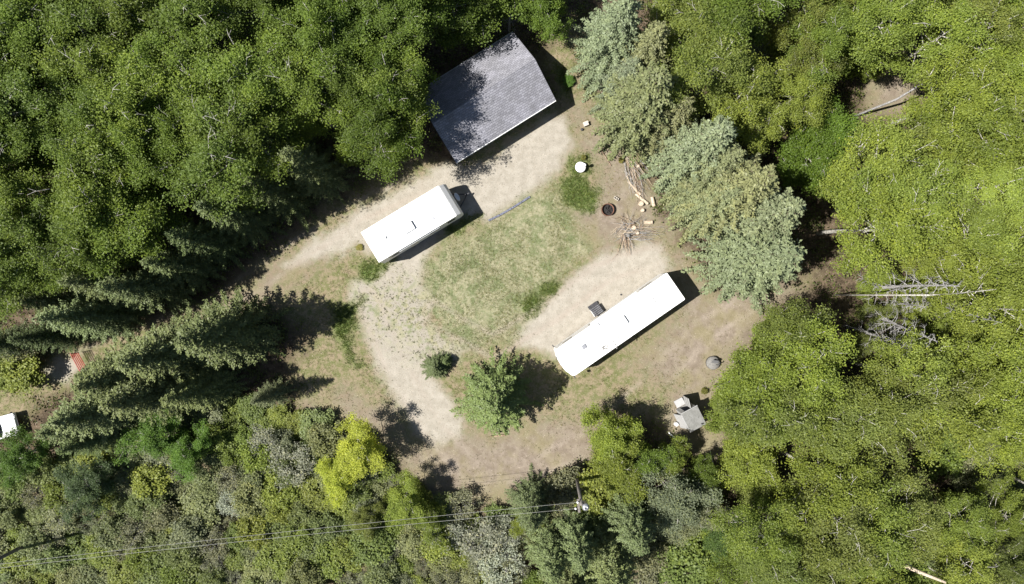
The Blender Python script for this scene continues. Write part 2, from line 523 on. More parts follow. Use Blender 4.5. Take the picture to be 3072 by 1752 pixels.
# spruces: foot of the trunk in picture pixels, height, width factor, colour
SP_ROWS = [
    ("pale grey-green spruce beside the garage clearing", "spruces along the east of the clearing", [
        (1811, 190, 13, 1.12, SPRB), (1892, 243, 12, 1.05, SPRO), (1884, 372, 13.5, 1.25, SPRO), (2035, 495, 13.5, 1.12, SPRB), (2090, 630, 11, 1.05, SPRP), (1972, 405, 10.5, 1.05, SPRP), (2080, 545, 12, 1.05, SPRP),
        (2122, 610, 14, 1.2, SPRO), (2196, 675, 13.5, 1.15, SPRP), (2200, 790, 13, 1.34, SPRB), (1852, 290, 9, 1.1, SPRB), (2052, 570, 8, 1.0, SPRP)]),
    ("green spruce shading the gravel drive", "spruces along the north of the drive", [
        (984, 540, 11.5, .92, SPR), (905, 470, 11, .9, SPRD), (888, 604, 11, .95, SPRD), (768, 664, 11, .95, SPRD), (690, 735, 10.5, .95, SPRD), (610, 800, 9.5, .95, SPR), (528, 864, 11, 1.0, SPR),
        (378, 940, 11, 1.0, SPR), (440, 850, 11, .95, SPR), (300, 900, 10, .95, SPR), (230, 1000, 8, .95, SPRD), (100, 1020, 7, 1.0, SPRD)]),
    ("olive green spruce beside the red gate", "spruces along the south of the drive", [
        (748, 992, 12.5, 1.2, SPR), (600, 1046, 12, 1.2, SPR), (470, 1110, 11, 1.15, SPR), (560, 1150, 12, 1.15, SPR), (660, 1150, 9.5, 1.0, SPR), (335, 1240, 9, 1.2, SPRD), (410, 1200, 11, 1.15, SPR), (395, 1100, 7.5, 1.1, SPR), (842, 1170, 6.5, .85, GRY), (360, 1290, 8, 1, SPRD)]),
    ("dense green spruce alone in the clearing", None, [(1486, 1180, 8.5, 1.72, (0.118, 0.155, 0.055))]),
    ("soft green spruce near the power pole", "spruces around the power pole", [
        (1588, 1480, 9, 1.0, SPR), (1862, 1520, 10, 1.05, SPR), (1710, 1570, 10, 1.0, SPR), (1640, 1600, 10, 1.0, SPR), (1800, 1620, 11, 1.1, SPR), (1690, 1690, 10, 1.0, SPR)]),
]
for desc, grp, rows in SP_ROWS:
    for (u, v, h, wd, col) in rows:
        plant("spruce_tree", SPRUCES, desc, "tree", u, v, 0, h, col, grp, wd, base_px=True, proto_h=12.0)

# single broadleaf trees and tall shrubs: place of the crown, height, colour, words
BROAD = [
    (1068, 1350, 5.6, 1.0, YEL, "bright yellow leafy tree at the edge of the clearing"), (1010, 1440, 4.6, .95, YEL, "yellow bush below the bright yellow tree"),
    (470, 1300, 5.0, 1.15, VIV, "vivid green bushy tree under the spruces"), (560, 1350, 4.2, 1.1, VIV, "vivid green bush under the spruces"),
    (265, 1460, 5.0, 1.1, (0.11, 0.165, 0.07), "bluish green bushy tree in the brush"), (60, 1370, 5.0, 1.0, VIV, "green bush in front of the white car"),
    (1830, 1300, 6.2, .9, YG, "fresh green tree by the outhouse"), (1850, 1390, 6.0, 1.0, YG, "fresh green tree below the outhouse tree"), (1930, 1385, 5.5, .9, MID, "shaded green tree by the outhouse"),
    (1185, 315, 11.5, .6, DK, "tall dark poplar shading the garage roof"), (1170, 225, 10.5, .65, DK, "tall dark poplar behind the garage corner"), (1135, 395, 9.5, .7, MID, "green poplar between garage and camper"), (2640, 850, 3.6, 1.1, YG, "low bright aspen under the big dead spruce"), (2740, 910, 3.8, 1.1, YG, "low bright aspen between the dead trees"), (2640, 950, 3.4, 1.1, OL, "low olive aspen among the dead trees"), (2840, 960, 4.2, 1.1, YG, "low bright aspen beyond the dead trees"), (2700, 1040, 3.4, 1.0, YG, "low bright aspen below the tangled dead tree"), (2800, 850, 4.6, 1.1, YG, "low bright aspen behind the dead spruce top"), (2580, 1030, 3.6, 1.0, OL, "olive aspen before the tangled dead tree"), (2820, 1040, 4.4, 1.0, OL, "olive aspen below the leaning dead tree"),
    (2010, 1380, 4.6, .9, YG, "bright bush by the fallen logs"), (2030, 1490, 6.5, 1.15, (0.21, 0.235, 0.135), "silvery grey-green willow below the outhouse"), (2080, 1540, 5.2, 1.0, (0.21, 0.235, 0.135), "small silvery willow by the dark gap"),
    (2120, 1430, 4.5, .9, MID, "dark green bush below the outhouse"), (2150, 1600, 5.0, .8, (0.12, .19, .05), "small green tree in the dark gap"), (2230, 1690, 6.0, 1.0, MID, "dark green tree in the dark gap"),
    (2240, 1180, 5.5, .9, YG, "leafy bush by the concrete lid"), (2250, 1370, 6.5, 1.0, YG, "leafy tree at the clearing's edge"), (2200, 1240, 6.0, .9, YG, "leafy tree beside the outhouse shadow"), (2330, 1040, 6.0, .95, YG, "leafy tree at the corner of the clearing"),
    (2450, 480, 7.0, 1.1, (0.13, .21, .03), "fresh green rounded tree by the spruces"), (2480, 400, 6.5, 1.1, (0.12, .2, .03), "fresh green tree by the spruces"),
    (2610, 215, 3.0, .7, YG, "low bush on bare brown ground"), (2260, 1460, 5.5, .9, OL, "olive bush beside the dark gap"),
    (1210, 1500, 4.6, 1.0, YG, "yellow-green bush south of the brown clearing"), (1290, 1560, 4.0, 1.0, YG, "yellow-green rounded bush above the wires"), (1100, 1560, 4.0, .9, OL, "olive bush over the wires"),
    (1570, 1570, 3.2, .8, YG, "small bright bush by the pole"), (1350, 30, 8.5, 1.0, DK, "dark tree above the garage roof"), (1450, -60, 8.5, 1.0, DK, "dark tree at the head of the picture"), (1640, 20, 7.0, .8, DK, "thin dark tree behind the garage"), (1590, -70, 7.5, .8, DK, "dim tree behind the garage"),
    (1180, 430, 4.5, .8, SPRD, "dim bush beside the drive"), (1090, 400, 7.0, .85, MID, "leafy tree above the drive"), (60, 850, 6.0, 1.0, MID, "green tree by the spruces"),
]
for (u, v, h, wd, col, desc) in BROAD:
    plant("leafy_tree", BROADS, desc, "tree", u, v, h * .65, h, col, "small leafy trees", wd, proto_h=7.5, alone=True)

SH_POLYS = [
    ([(-60, 1430), (220, 1380), (640, 1200), (900, 1220), (1000, 1300), (1180, 1420), (1310, 1500), (1540, 1540), (1560, 1800), (-60, 1800)], 50, "willow shrub in the brushy ground", "shrubs of the southern brush"),
    ([(2300, 130), (2420, 110), (2600, 130), (2600, 190), (2330, 230)], 66, "low shrub near bare ground", "low shrubs among the woods"),
    ([(2780, 120), (2960, 100), (2900, 180), (2800, 170)], 66, "low shrub near bare ground", "low shrubs among the woods"),
    ([(2780, 1240), (3120, 1100), (3120, 1480), (2880, 1480)], 62, "yellowish shrub in an opening of the woods", "low shrubs among the woods"),
    ([(1980, 1560), (2300, 1560), (2420, 1800), (1900, 1800)], 80, "dark shrub below the silvery willow", "low shrubs among the woods"),
    ([(1700, 1440), (1900, 1440), (2000, 1560), (1900, 1800), (1560, 1800), (1560, 1640)], 80, "low shrub between the pole spruces", "low shrubs among the woods"),
    ([(2850, 1500), (3120, 1450), (3120, 1800), (2700, 1800)], 75, "leafy shrub in the southeastern corner", "low shrubs among the woods"),
    ([(-60, 1020), (80, 1020), (90, 1110), (-60, 1150)], 60, "low shrub beside the drive", "low shrubs among the woods"),
]
SHC = [(0.165, 0.205, 0.075), (0.19, 0.215, 0.095), (0.20, 0.235, 0.05), (0.165, 0.215, 0.045), (0.21, 0.225, 0.125), (0.14, 0.18, 0.05)]
sh_taken = []
for poly, gap, desc, grp in SH_POLYS:
    for (u, v) in scatter(poly, gap, 2500, sh_taken):
        h = R.uniform(.9, 2.3) if 'brushy' in desc else R.uniform(1.5, 3.0); c = R.choice(SHC)
        if R.random() < .2:
            plant("shrub", SPARSE, "half-bare " + desc, "shrub", u, v, h * .6, h, (0.2, .215, .13), grp, R.uniform(.9, 1.3), parts=("stem", "crown"), proto_h=2.3)
        else:
            tone = "yellow-green " if c[0] > .18 and c[2] < .06 else "grey-green " if c[2] > .08 else "green "
            plant("shrub", SHRUBS, tone + desc, "shrub", u, v, h * .6, h, c, grp, R.uniform(1.0, 1.35) * (1.45 if h < 1.6 else 1), parts=("stem", "crown"), proto_h=2.4)
for (u, v, h, wd, bare, desc) in [(885, 1390, 2.6, 1.1, 1, "pale silver half-bare shrub by the yellow tree"), (800, 1330, 2.2, 1.1, 1, "ash-grey twiggy shrub west of the yellow tree"), (700, 1500, 2.0, 1, 1, "ash-grey twiggy shrub amid green brush"),
                                  (1330, 1590, 2.4, 1.2, 1, "grey bare shrub by the wires"), (1450, 1620, 2.6, 1.2, 1, "grey bare twiggy shrub below the wires"), (1530, 1590, 2.2, 1, 1, "grey bare shrub near the spruces"), (1500, 1690, 2.6, 1.2, 1, "grey bare shrub at the picture's foot")]:
    plant("shrub", SPARSE, desc, "shrub", u, v, h * .5, h, (0.30, .32, .24), "shrubs of the southern brush", wd, parts=("stem", "crown"), proto_h=2.3)
for (u, v, h, wd, c, desc) in [(2110, 1172, .5, .9, WEED, "small yellow weed north of the outhouse"), (1862, 482, .4, 1.0, WEED, "small yellow weed by the brush pile"),
                               (1750, 474, .4, .9, WEED, "yellow weed behind the white lid"), (1705, 245, .6, 1.3, VIV, "green weeds in the garage shadow"), (1080, 742, .22, 2.2, WEED, "dry yellow weeds by the camper's bumper"), (2075, 1262 + 120, 1.2, .5, YG, "thin green sapling beside the logs")]:
    plant("shrub", SHRUBS, desc, "shrub", u, v, 0, h, c, None, wd, parts=("stem", "crown"), base_px=True, proto_h=2.4, alone=True)

plant("spruce_sapling", SPRUCES, "small dark evergreen bush beside the lone spruce", "tree", 1308, 1098, 0, 2.3, SPRD, None, 2.3, base_px=True, proto_h=12.0, alone=True)
plant("spruce_sapling", SPRUCES, "ragged evergreen seedling between the lone spruce and the small evergreen bush", "tree", 1338, 1082, 0, 1.5, SPRD, None, 2.0, base_px=True, proto_h=12.0, alone=True)

# dead trees: foot, height, width
DEAD = [(2590, 862, 11.5, 1.1, "grey dead spruce with bare boughs in the eastern woods"), (2596, 945, 11, .9, "leaning grey dead tree among the yellow-green aspens"), (2560, 985, 10, .95, "grey dead tree with bare curving branches"),
        (2620, 1020, 6, 1.35, "broad tangled grey dead tree"), (2540, 800, 9, .8, "thin grey dead tree beside the big dead spruce"), (2660, 905, 7.5, 1.0, "twiggy grey dead tree between the dead trees"), (1528, 100, 8, .9, "bare grey branching tree above the garage"), (2690, 880, 13, .5, "tall pale dead trunk among the aspens")]
for i, (u, v, h, wd, desc) in enumerate(DEAD):
    t = thing("dead_tree", desc, "tree", P(u, v, -.03), R.uniform(0, 6.28), "dead trees")
    t.rotation_euler = (R.uniform(-.22, .22), R.uniform(-.22, .22), R.uniform(0, 6.28))
    s = h / 11.0; t.scale = (s * wd, s * wd, s)
    link("trunk", DEADS[i % 3][0], t); link("branches", DEADS[i % 3][1], t)

# ---------------------------------------------------------------- ground


def vnoise(x, y, seed):
    r = np.random.default_rng(seed).random((256, 256))
    xi = np.floor(x).astype(int); yi = np.floor(y).astype(int); fx = x - xi; fy = y - yi
    fx = fx * fx * (3 - 2 * fx); fy = fy * fy * (3 - 2 * fy)
    a = r[xi % 256, yi % 256]; b = r[(xi + 1) % 256, yi % 256]; c = r[xi % 256, (yi + 1) % 256]; d = r[(xi + 1) % 256, (yi + 1) % 256]
    return (a * (1 - fx) + b * fx) * (1 - fy) + (c * (1 - fx) + d * fx) * fy


def fbm(x, y, sc, seed):
    return (vnoise(x * sc, y * sc, seed) * .55 + vnoise(x * sc * 2.1, y * sc * 2.1, seed + 1) * .28 + vnoise(x * sc * 4.3, y * sc * 4.3, seed + 2) * .17) - .5


def sdf(poly, X, Y):
    """signed distance in picture pixels, inside positive"""
    d = np.full(X.shape, 1e9); ins = np.zeros(X.shape, bool); n = len(poly)
    for i in range(n):
        x0, y0 = poly[i]; x1, y1 = poly[(i + 1) % n]; dx, dy = x1 - x0, y1 - y0
        t = np.clip(((X - x0) * dx + (Y - y0) * dy) / (dx * dx + dy * dy + 1e-9), 0, 1)
        d = np.minimum(d, np.hypot(X - x0 - t * dx, Y - y0 - t * dy))
        cond = (y0 > Y) != (y1 > Y)
        ins ^= cond & (X < (x1 - x0) * (Y - y0) / (dy if dy else 1e-9) + x0)
    return np.where(ins, d, -d)


BARE = [(2600, 220), (2700, 160), (2830, 150), (2880, 190), (2760, 300), (2690, 360), (2610, 320)]
CLEAR = [(1720, 60), (1770, 270), (1880, 430), (1950, 520), (1980, 650), (2060, 750), (2130, 870), (2400, 860), (2450, 830), (2340, 900), (2220, 990), (2200, 1100), (2170, 1200), (2160, 1290),
         (2220, 1380), (2120, 1370), (2000, 1300), (1880, 1240), (1790, 1250), (1760, 1400), (1700, 1440), (1640, 1440), (1540, 1510), (1360, 1510), (1270, 1460), (1200, 1390), (1150, 1330), (1080, 1290),
         (950, 1260), (880, 1200), (870, 1120), (930, 1000), (840, 930), (620, 950), (400, 1050), (230, 1150), (60, 1260), (-200, 1370), (-200, 1180), (0, 1110), (100, 1060), (250, 1010), (420, 960),
         (620, 900), (800, 760), (1000, 600), (1250, 470), (1390, 500), (1330, 380), (1660, 280), (1640, 140)]
GRAVEL = [
    [(1290, 520), (1340, 490), (1450, 490), (1650, 345), (1695, 355), (1715, 440), (1690, 490), (1640, 545), (1560, 600), (1465, 665), (1440, 650), (1330, 700), (1280, 790), (1270, 850), (1330, 900), (1270, 970), (1330, 1010), (1420, 1035), (1360, 1080),
     (1290, 1060), (1300, 1130), (1350, 1190), (1395, 1275), (1385, 1310), (1310, 1335), (1240, 1290), (1190, 1210), (1130, 1100), (1085, 960), (1045, 890), (1060, 850), (1150, 800), (1130, 760), (1070, 740), (1000, 770), (900, 790), (850, 800), (980, 690), (1150, 590)],
    [(1550, 990), (1600, 945), (1660, 880), (1760, 790), (1870, 740), (1985, 735), (2015, 790), (2000, 830), (1720, 1090), (1650, 1060), (1560, 1040)],
    [(130, 1110), (170, 1075), (235, 1080), (250, 1110), (200, 1140), (150, 1130)],
]
LAWN = [(1275, 780), (1330, 735), (1470, 672), (1560, 612), (1650, 560), (1690, 590), (1720, 660), (1765, 740), (1770, 765), (1700, 805), (1640, 870), (1570, 960), (1545, 1000), (1430, 1050), (1370, 1045), (1310, 960), (1270, 870)]
THIN = [(1060, 880), (1130, 850), (1260, 840), (1400, 900), (1540, 1000), (1440, 1050), (1300, 1080), (1200, 1040), (1120, 1000)]
VIVID = [[(1690, 545), (1730, 510), (1770, 540), (1800, 590), (1780, 625), (1740, 635), (1690, 600)], [(1560, 900), (1600, 885), (1640, 900), (1615, 935), (1575, 950)], [(1620, 868), (1650, 850), (1678, 855), (1660, 885), (1635, 890)],
         [(1080, 800), (1120, 790), (1180, 770), (1190, 790), (1110, 835), (1080, 830)], [(1340, 690), (1400, 650), (1440, 645), (1380, 700)], [(1000, 930), (1090, 905), (1040, 1010), (1085, 1100), (1060, 1110), (1010, 1010)], [(1680, 200), (1720, 240), (1700, 290), (1680, 250)],
         [(1710, 475), (1760, 470), (1770, 520), (1700, 540)]]
LITTER = [[(1240, 1320), (1400, 1300), (1620, 1270), (1800, 1240), (1780, 1400), (1560, 1500), (1330, 1500), (1200, 1380)], [(1700, 330), (1780, 330), (1880, 480), (1950, 600), (2000, 720), (1780, 740), (1720, 640), (1820, 560), (1790, 470), (1740, 420)],
          [(2030, 760), (2130, 880), (2380, 850), (2250, 1000), (2180, 1100), (2140, 1280), (2220, 1400), (2050, 1350), (2000, 1260), (2030, 1150), (1900, 1080), (2040, 950)], [(620, 930), (760, 840), (880, 770), (960, 780), (880, 840), (760, 900), (660, 940)],
          [(940, 1220), (1040, 1190), (1180, 1240), (1240, 1330), (1100, 1300), (960, 1270)], [(2640, 220), (2800, 170), (2860, 200), (2700, 330), (2620, 310)]]

fx = np.arange(-46, 46.01, 0.125); fy = np.arange(-28, 28.01, 0.125)
far = np.array([1.5, 4, 8, 16, 40, 100, 300, 700.0])
gx = np.concatenate([-46 - far[::-1], fx, 46 + far]); gy = np.concatenate([-28 - far[::-1], fy, 28 + far])
X, Y = np.meshgrid(gx, gy); NXg, NYg = len(gx), len(gy)
UU = U0 + X * PPM; VV = V0 - Y * PPM
jit = fbm(X + 50, Y + 50, 0.8, 3) * 34 + fbm(X + 50, Y + 50, 3.0, 8) * 16


def soft(s, wd):
    t = np.clip(s / wd * .5 + .5, 0, 1); return t * t * (3 - 2 * t)


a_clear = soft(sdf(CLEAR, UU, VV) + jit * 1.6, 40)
BRUSH = [(-200, 1500), (220, 1430), (640, 1250), (900, 1260), (1180, 1440), (1320, 1530), (1500, 1560), (1500, 2000), (-200, 2000)]
a_clear = np.maximum(a_clear, .75 * soft(sdf(BRUSH, UU, VV) + jit * 2, 80))
a_clear = np.maximum(a_clear, soft(sdf(BARE, UU, VV) + jit * 1.5, 40))
a_gravel = np.max([soft(sdf(p, UU, VV) + jit, 22) for p in GRAVEL], axis=0)
a_lawn = soft(sdf(LAWN, UU, VV) + jit * 1.3, 34)
a_thin = soft(sdf(THIN, UU, VV) + jit * 2, 70)
a_viv = np.max([soft(sdf(p, UU, VV) + jit * 1.1, 18) for p in VIVID], axis=0)
a_lit = np.max([soft(sdf(p, UU, VV) + jit * 2.2, 80) for p in LITTER], axis=0)
a_gravel = a_gravel * (1 - a_viv)
PATHS = [[(250, 1080), (430, 1010), (640, 930), (860, 775), (1060, 640), (1240, 560)], [(1100, 900), (1180, 1080), (1290, 1280), (1420, 1420), (1600, 1410), (1800, 1300), (1960, 1150), (2100, 1000), (2260, 900)], [(1300, 940), (1480, 1040), (1660, 930), (1800, 820), (1960, 770)]]
a_track = np.zeros(X.shape)
for pth in PATHS:
    d = np.full(X.shape, 1e9)
    for (x0, y0), (x1, y1) in zip(pth[:-1], pth[1:]):
        dx, dy = x1 - x0, y1 - y0; t = np.clip(((UU - x0) * dx + (VV - y0) * dy) / (dx * dx + dy * dy), 0, 1)
        d = np.minimum(d, np.hypot(UU - x0 - t * dx, VV - y0 - t * dy))
    d = d + jit * .35
    a_track = np.maximum(a_track, np.exp(-((d - 30) / 9.0) ** 2) * np.clip(.55 + fbm(X + 11, Y + 7, .35, 61) * 2.4, 0, 1))
Z = fbm(X + 90, Y + 90, 0.18, 21) * 0.10 * (1 - a_gravel) + fbm(X + 90, Y + 90, 1.4, 31) * 0.02
Z = np.where((np.abs(X) > 46) | (np.abs(Y) > 28), 0, Z) - 0.03

m, n, out = newmat("ground_cover")
tc = n.nodes.new("ShaderNodeTexCoord"); co = tc.outputs["Object"]


def att(name):
    return N(n, "ShaderNodeAttribute", attribute_name=name).outputs["Fac"]


n_big = noise(n, co, 0.35, 4); n_mid = noise(n, co, 1.6, 5, .6); n_fine = noise(n, co, 9, 4, .7); n_tiny = noise(n, co, 28, 3, .7)
vo = n.nodes.new("ShaderNodeTexVoronoi"); vo.inputs["Scale"].default_value = 11; vo.inputs["Randomness"].default_value = 1; n.links.new(co, vo.inputs["Vector"])
vsep = n.nodes.new("ShaderNodeSeparateColor"); n.links.new(vo.outputs["Color"], vsep.inputs[0])


def mul(a, b):
    d = n.nodes.new("ShaderNodeMath"); d.operation = 'MULTIPLY'
    for i, q in enumerate((a, b)):
        if hasattr(q, "is_output"): n.links.new(q, d.inputs[i])
        else: d.inputs[i].default_value = q
    return d.outputs[0]


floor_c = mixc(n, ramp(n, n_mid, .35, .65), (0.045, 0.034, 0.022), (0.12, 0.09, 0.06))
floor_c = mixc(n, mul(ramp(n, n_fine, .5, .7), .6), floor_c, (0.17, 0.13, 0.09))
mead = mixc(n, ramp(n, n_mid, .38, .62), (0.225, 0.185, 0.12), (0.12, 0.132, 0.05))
mead = mixc(n, mul(ramp(n, n_fine, .45, .7), .7), mead, (0.27, 0.22, 0.15))
lit = mixc(n, ramp(n, n_mid, .3, .7), (0.172, 0.14, 0.108), (0.245, 0.206, 0.163))
lit = mixc(n, mul(ramp(n, n_big, .45, .65), .5), lit, (0.20, 0.18, 0.085))
grv = mixc(n, ramp(n, n_mid, .3, .7), (0.28, 0.257, 0.212), (0.352, 0.325, 0.275))
grv = mixc(n, mul(ramp(n, n_fine, .5, .75), .5), grv, (0.27, 0.22, 0.16))
lwn = mixc(n, ramp(n, n_mid, .25, .8), (0.165, 0.17, 0.09), (0.285, 0.268, 0.165))
lwn = mixc(n, mul(ramp(n, n_fine, .38, .68), .65), lwn, (0.31, 0.29, 0.205))
lwn = mixc(n, mul(ramp(n, noise(n, co, .75, 5, .6), .44, .62), .8), lwn, (0.12, 0.15, 0.065))
n_tuft = noise(n, co, 3.6, 4, .65)
lwn = mixc(n, mul(ramp(n, n_tuft, .50, .66), .6), lwn, (0.115, 0.14, 0.065))
lwn = mixc(n, mul(ramp(n, n_tuft, .46, .34), .5), lwn, (0.34, 0.32, 0.225))
mead = mixc(n, mul(ramp(n, n_tuft, .50, .64), .6), mead, (0.105, 0.115, 0.045))
viv = mixc(n, ramp(n, n_tuft, .35, .65), (0.085, 0.13, 0.035), (0.17, 0.195, 0.075))
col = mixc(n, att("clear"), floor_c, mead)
col = mixc(n, att("litter"), col, lit)
col = mixc(n, mul(att("thin"), ramp(n, n_mid, .42, .6)), mixc(n, att("gravel"), col, grv), lwn)
col = mixc(n, att("lawn"), col, lwn)
col = mixc(n, att("vivid"), col, viv)
col = mixc(n, mul(att("track"), .55), col, (0.315, 0.27, 0.225))
# scattered dry leaves and pebbles
spk = mul(mul(ramp(n, vsep.outputs[0], .78, .95), ramp(n, vo.outputs["Distance"], .40, .18)), ramp(n, n_mid, .35, .6))
col = mixc(n, mul(spk, .7), col, (0.46, 0.39, 0.32))
spd = mul(ramp(n, vsep.outputs[1], .84, .9), ramp(n, vo.outputs["Distance"], .36, .26))
col = mixc(n, mul(spd, .6), col, (0.09, 0.075, 0.05))
col = mixc(n, mul(ramp(n, n_tiny, .4, .7), .30), col, mixc(n, 1.0, col, (0.55, 0.53, 0.5), 'MULTIPLY'))
bsum = n.nodes.new("ShaderNodeMath"); bsum.operation = 'ADD'; n.links.new(n_fine, bsum.inputs[0]); n.links.new(n_tiny, bsum.inputs[1])
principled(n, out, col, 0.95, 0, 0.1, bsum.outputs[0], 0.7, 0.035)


def sheet(name, mask, dz):
    """grid cells under mask as one mesh carrying the cover attributes"""
    idx = np.arange(NXg * NYg).reshape(NYg, NXg)
    q = np.stack([idx[:-1, :-1], idx[:-1, 1:], idx[1:, 1:], idx[1:, :-1]], axis=-1)
    if mask is not None:
        q = q[mask]
    q = q.reshape(-1, 4)
    use, inv = np.unique(q, return_inverse=True); inv = inv.reshape(-1)
    co_ = np.stack([X.ravel()[use], Y.ravel()[use], Z.ravel()[use] + dz], axis=1)
    me = bpy.data.meshes.new(name); k = len(q)
    me.vertices.add(len(use)); me.vertices.foreach_set("co", co_.ravel().astype(np.float32))
    me.loops.add(k * 4); me.loops.foreach_set("vertex_index", inv.astype(np.int32))
    me.polygons.add(k); me.polygons.foreach_set("loop_start", np.arange(0, k * 4, 4, dtype=np.int32)); me.polygons.foreach_set("loop_total", np.full(k, 4, dtype=np.int32))
    me.polygons.foreach_set("use_smooth", np.ones(k, bool))
    for nm, arr in (("clear", a_clear), ("gravel", a_gravel), ("lawn", a_lawn), ("thin", a_thin), ("vivid", a_viv), ("litter", a_lit), ("track", a_track)):
        me.attributes.new(nm, 'FLOAT', 'POINT').data.foreach_set("value", arr.ravel()[use].astype(np.float32))
    me.materials.append(MATS["ground_cover"]); me.update(); me.validate()
    return tag(link(name, me), kind='structure')


def cellmean(a):
    return (a[:-1, :-1] + a[1:, :-1] + a[:-1, 1:] + a[1:, 1:]) / 4


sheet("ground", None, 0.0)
lawn_m = (cellmean(a_lawn) > .5)
sheet("gravel_driveway", (cellmean(a_gravel) > .5) & ~lawn_m, 0.004)
sheet("lawn", lawn_m, 0.004)


def height(x, y):
    i = np.clip(np.searchsorted(gx, x) - 1, 0, NXg - 2); j = np.clip(np.searchsorted(gy, y) - 1, 0, NYg - 2)
    return Z[j, i], j, i


# grass tufts (stuff), weeds on the gravel, undergrowth below the trees
def tufts(name, weight, count, hh, hw, blades, mat, col, spread):
    x = NR.uniform(-42, 42, 1200000); y = NR.uniform(-24.5, 24.5, 1200000)
    z, j, i = height(x, y); keep = NR.random(len(x)) < weight[j, i]
    x, y, z = x[keep][:count], y[keep][:count], z[keep][:count]
    k = len(x); x = np.repeat(x, blades); y = np.repeat(y, blades); z = np.repeat(z, blades); m_ = k * blades
    a = NR.uniform(0, 6.283, m_); hgt = hh * NR.uniform(.5, 1.4, m_); lean = spread * NR.uniform(.2, 1.2, m_)
    bx = x + NR.normal(size=m_) * hh * .5; by = y + NR.normal(size=m_) * hh * .5
    d = np.stack([np.cos(a), np.sin(a), np.zeros(m_)], 1); s = np.stack([-np.sin(a), np.cos(a), np.zeros(m_)], 1) * hw * NR.uniform(.6, 1.4, m_)[:, None]
    b = np.stack([bx, by, z], 1); mid = b + d * (lean * hgt * .5)[:, None] + np.array([0, 0, 1]) * (hgt * .65)[:, None]; tip = b + d * (lean * hgt)[:, None] * 1.3 + np.array([0, 0, 1]) * (hgt * .9)[:, None]
    V = np.stack([b - s * .5, b + s * .5, mid + s * .6, tip], 1)
    t = np.clip(np.repeat(NR.uniform(.1, .9, k), blades) + NR.normal(size=m_) * .12, 0, 1)
    o = link(name, quads(name, V, t, mat)); o.color = (*col, 1)
    return o


tag(tufts("grass", np.clip(a_lawn * .9 + a_thin * .25 * (1 - a_lawn), 0, 1) * np.clip(fbm(X + 70, Y + 70, .5, 44) * 2.2 + .55, .1, 1), 11000, .075, .011, 4, "grass_blade", (.225, .23, .105), .9), "short dry grass over the lawn between the vehicles", "grass", kind="stuff")
tag(tufts("green_grass", np.clip(a_viv, 0, 1), 5000, .11, .014, 5, "grass_blade", (.15, .205, .06), .8), "lush green grass patches around the lids and vehicles", "grass", kind="stuff")
tag(tufts("meadow_grass", np.clip(a_clear * (1 - a_gravel) * (1 - a_lawn) * (1 - .75 * a_lit), 0, 1) * np.clip(fbm(X + 30, Y + 30, .6, 47) * 2.5 + .4, .02, 1), 16000, .085, .012, 4, "grass_blade", (.185, .185, .075), .9), "patchy green and brown grass round the gravel", "grass", kind="stuff")
tag(tufts("weeds", np.clip(a_thin * a_gravel * (1 - a_lawn), 0, 1), 230, .055, .014, 12, "grass_blade", (.085, .10, .045), 1.2), "small dark weeds dotted over the gravel", "weeds", kind="stuff")

fw = np.clip(1 - a_clear * 1.1, 0, 1); fw[np.abs(Y) > 25] = 0
cnt = 2600
x = NR.uniform(-43, 43, cnt * 3); y = NR.uniform(-25, 25, cnt * 3); z, j, i = height(x, y)
kp = NR.random(len(x)) < fw[j, i]; x, y, z = x[kp][:cnt], y[kp][:cnt], z[kp][:cnt]
V, tint = clump_leaves(NR, np.stack([x, y, z + NR.uniform(.1, .5, len(x))], 1), 34, (.34, .34, .14), .075)
V[:, :, 2] = np.maximum(V[:, :, 2], -.02)
o = link("undergrowth", quads("undergrowth", V, tint, "shrub_leaf")); o.color = (.10, .12, .035, 1)
tag(o, "low leafy undergrowth covering the shaded forest floor", "undergrowth", kind="stuff")

# ---------------------------------------------------------------- materials of built things
simple("white_paint", (0.80, 0.80, 0.78), 0.35, spec=.4, var=.04)
simple("cream_wall", (0.66, 0.63, 0.57), 0.6, var=.08)
simple("grey_metal", (0.42, 0.43, 0.45), 0.4, 0.7, var=.2)
simple("black_rubber", (0.03, 0.03, 0.032), 0.8)
simple("dark_plastic", (0.06, 0.06, 0.065), 0.5, var=.4)
simple("glass_dark", (0.02, 0.024, 0.028), 0.08, spec=.6)
simple("concrete", (0.20, 0.195, 0.18), 0.9, var=.3, scale=9)
simple("block", (0.56, 0.51, 0.43), 0.9, var=.2, scale=14)
simple("rust", (0.20, 0.10, 0.065), 0.85, var=.5, scale=12)
simple("ash", (0.035, 0.033, 0.032), 0.95, var=.6, scale=14)
simple("red_paint", (0.42, 0.05, 0.045), 0.45, var=.2)
simple("plywood", (0.19, 0.185, 0.175), 0.85, var=.2, scale=5)
simple("weathered_white", (0.36, 0.36, 0.355), 0.7, var=.12, scale=5)
simple("blue_trim", (0.16, 0.17, 0.22), 0.8, var=.5, scale=8)
simple("propane_white", (0.78, 0.80, 0.82), 0.3, var=.03)
simple("pole_wood", (0.20, 0.18, 0.16), 0.9, var=.4, scale=9)
simple("wire_metal", (0.36, 0.36, 0.32), 0.4, 0.3)

m, n, out = newmat("rv_roof")
tc = n.nodes.new("ShaderNodeTexCoord")
f = noise(n, tc.outputs["Object"], 1.1, 6, .65); g = noise(n, tc.outputs["Object"], 7, 5, .7)
fx2 = n.nodes.new("ShaderNodeMath"); fx2.operation = 'MULTIPLY'; n.links.new(ramp(n, f, .56, .66), fx2.inputs[0]); n.links.new(ramp(n, g, .54, .62), fx2.inputs[1])
principled(n, out, mixc(n, fx2.outputs[0], (0.80, 0.80, 0.78), (0.26, 0.26, 0.245)), 0.5, 0, .3, g, .05, .01)

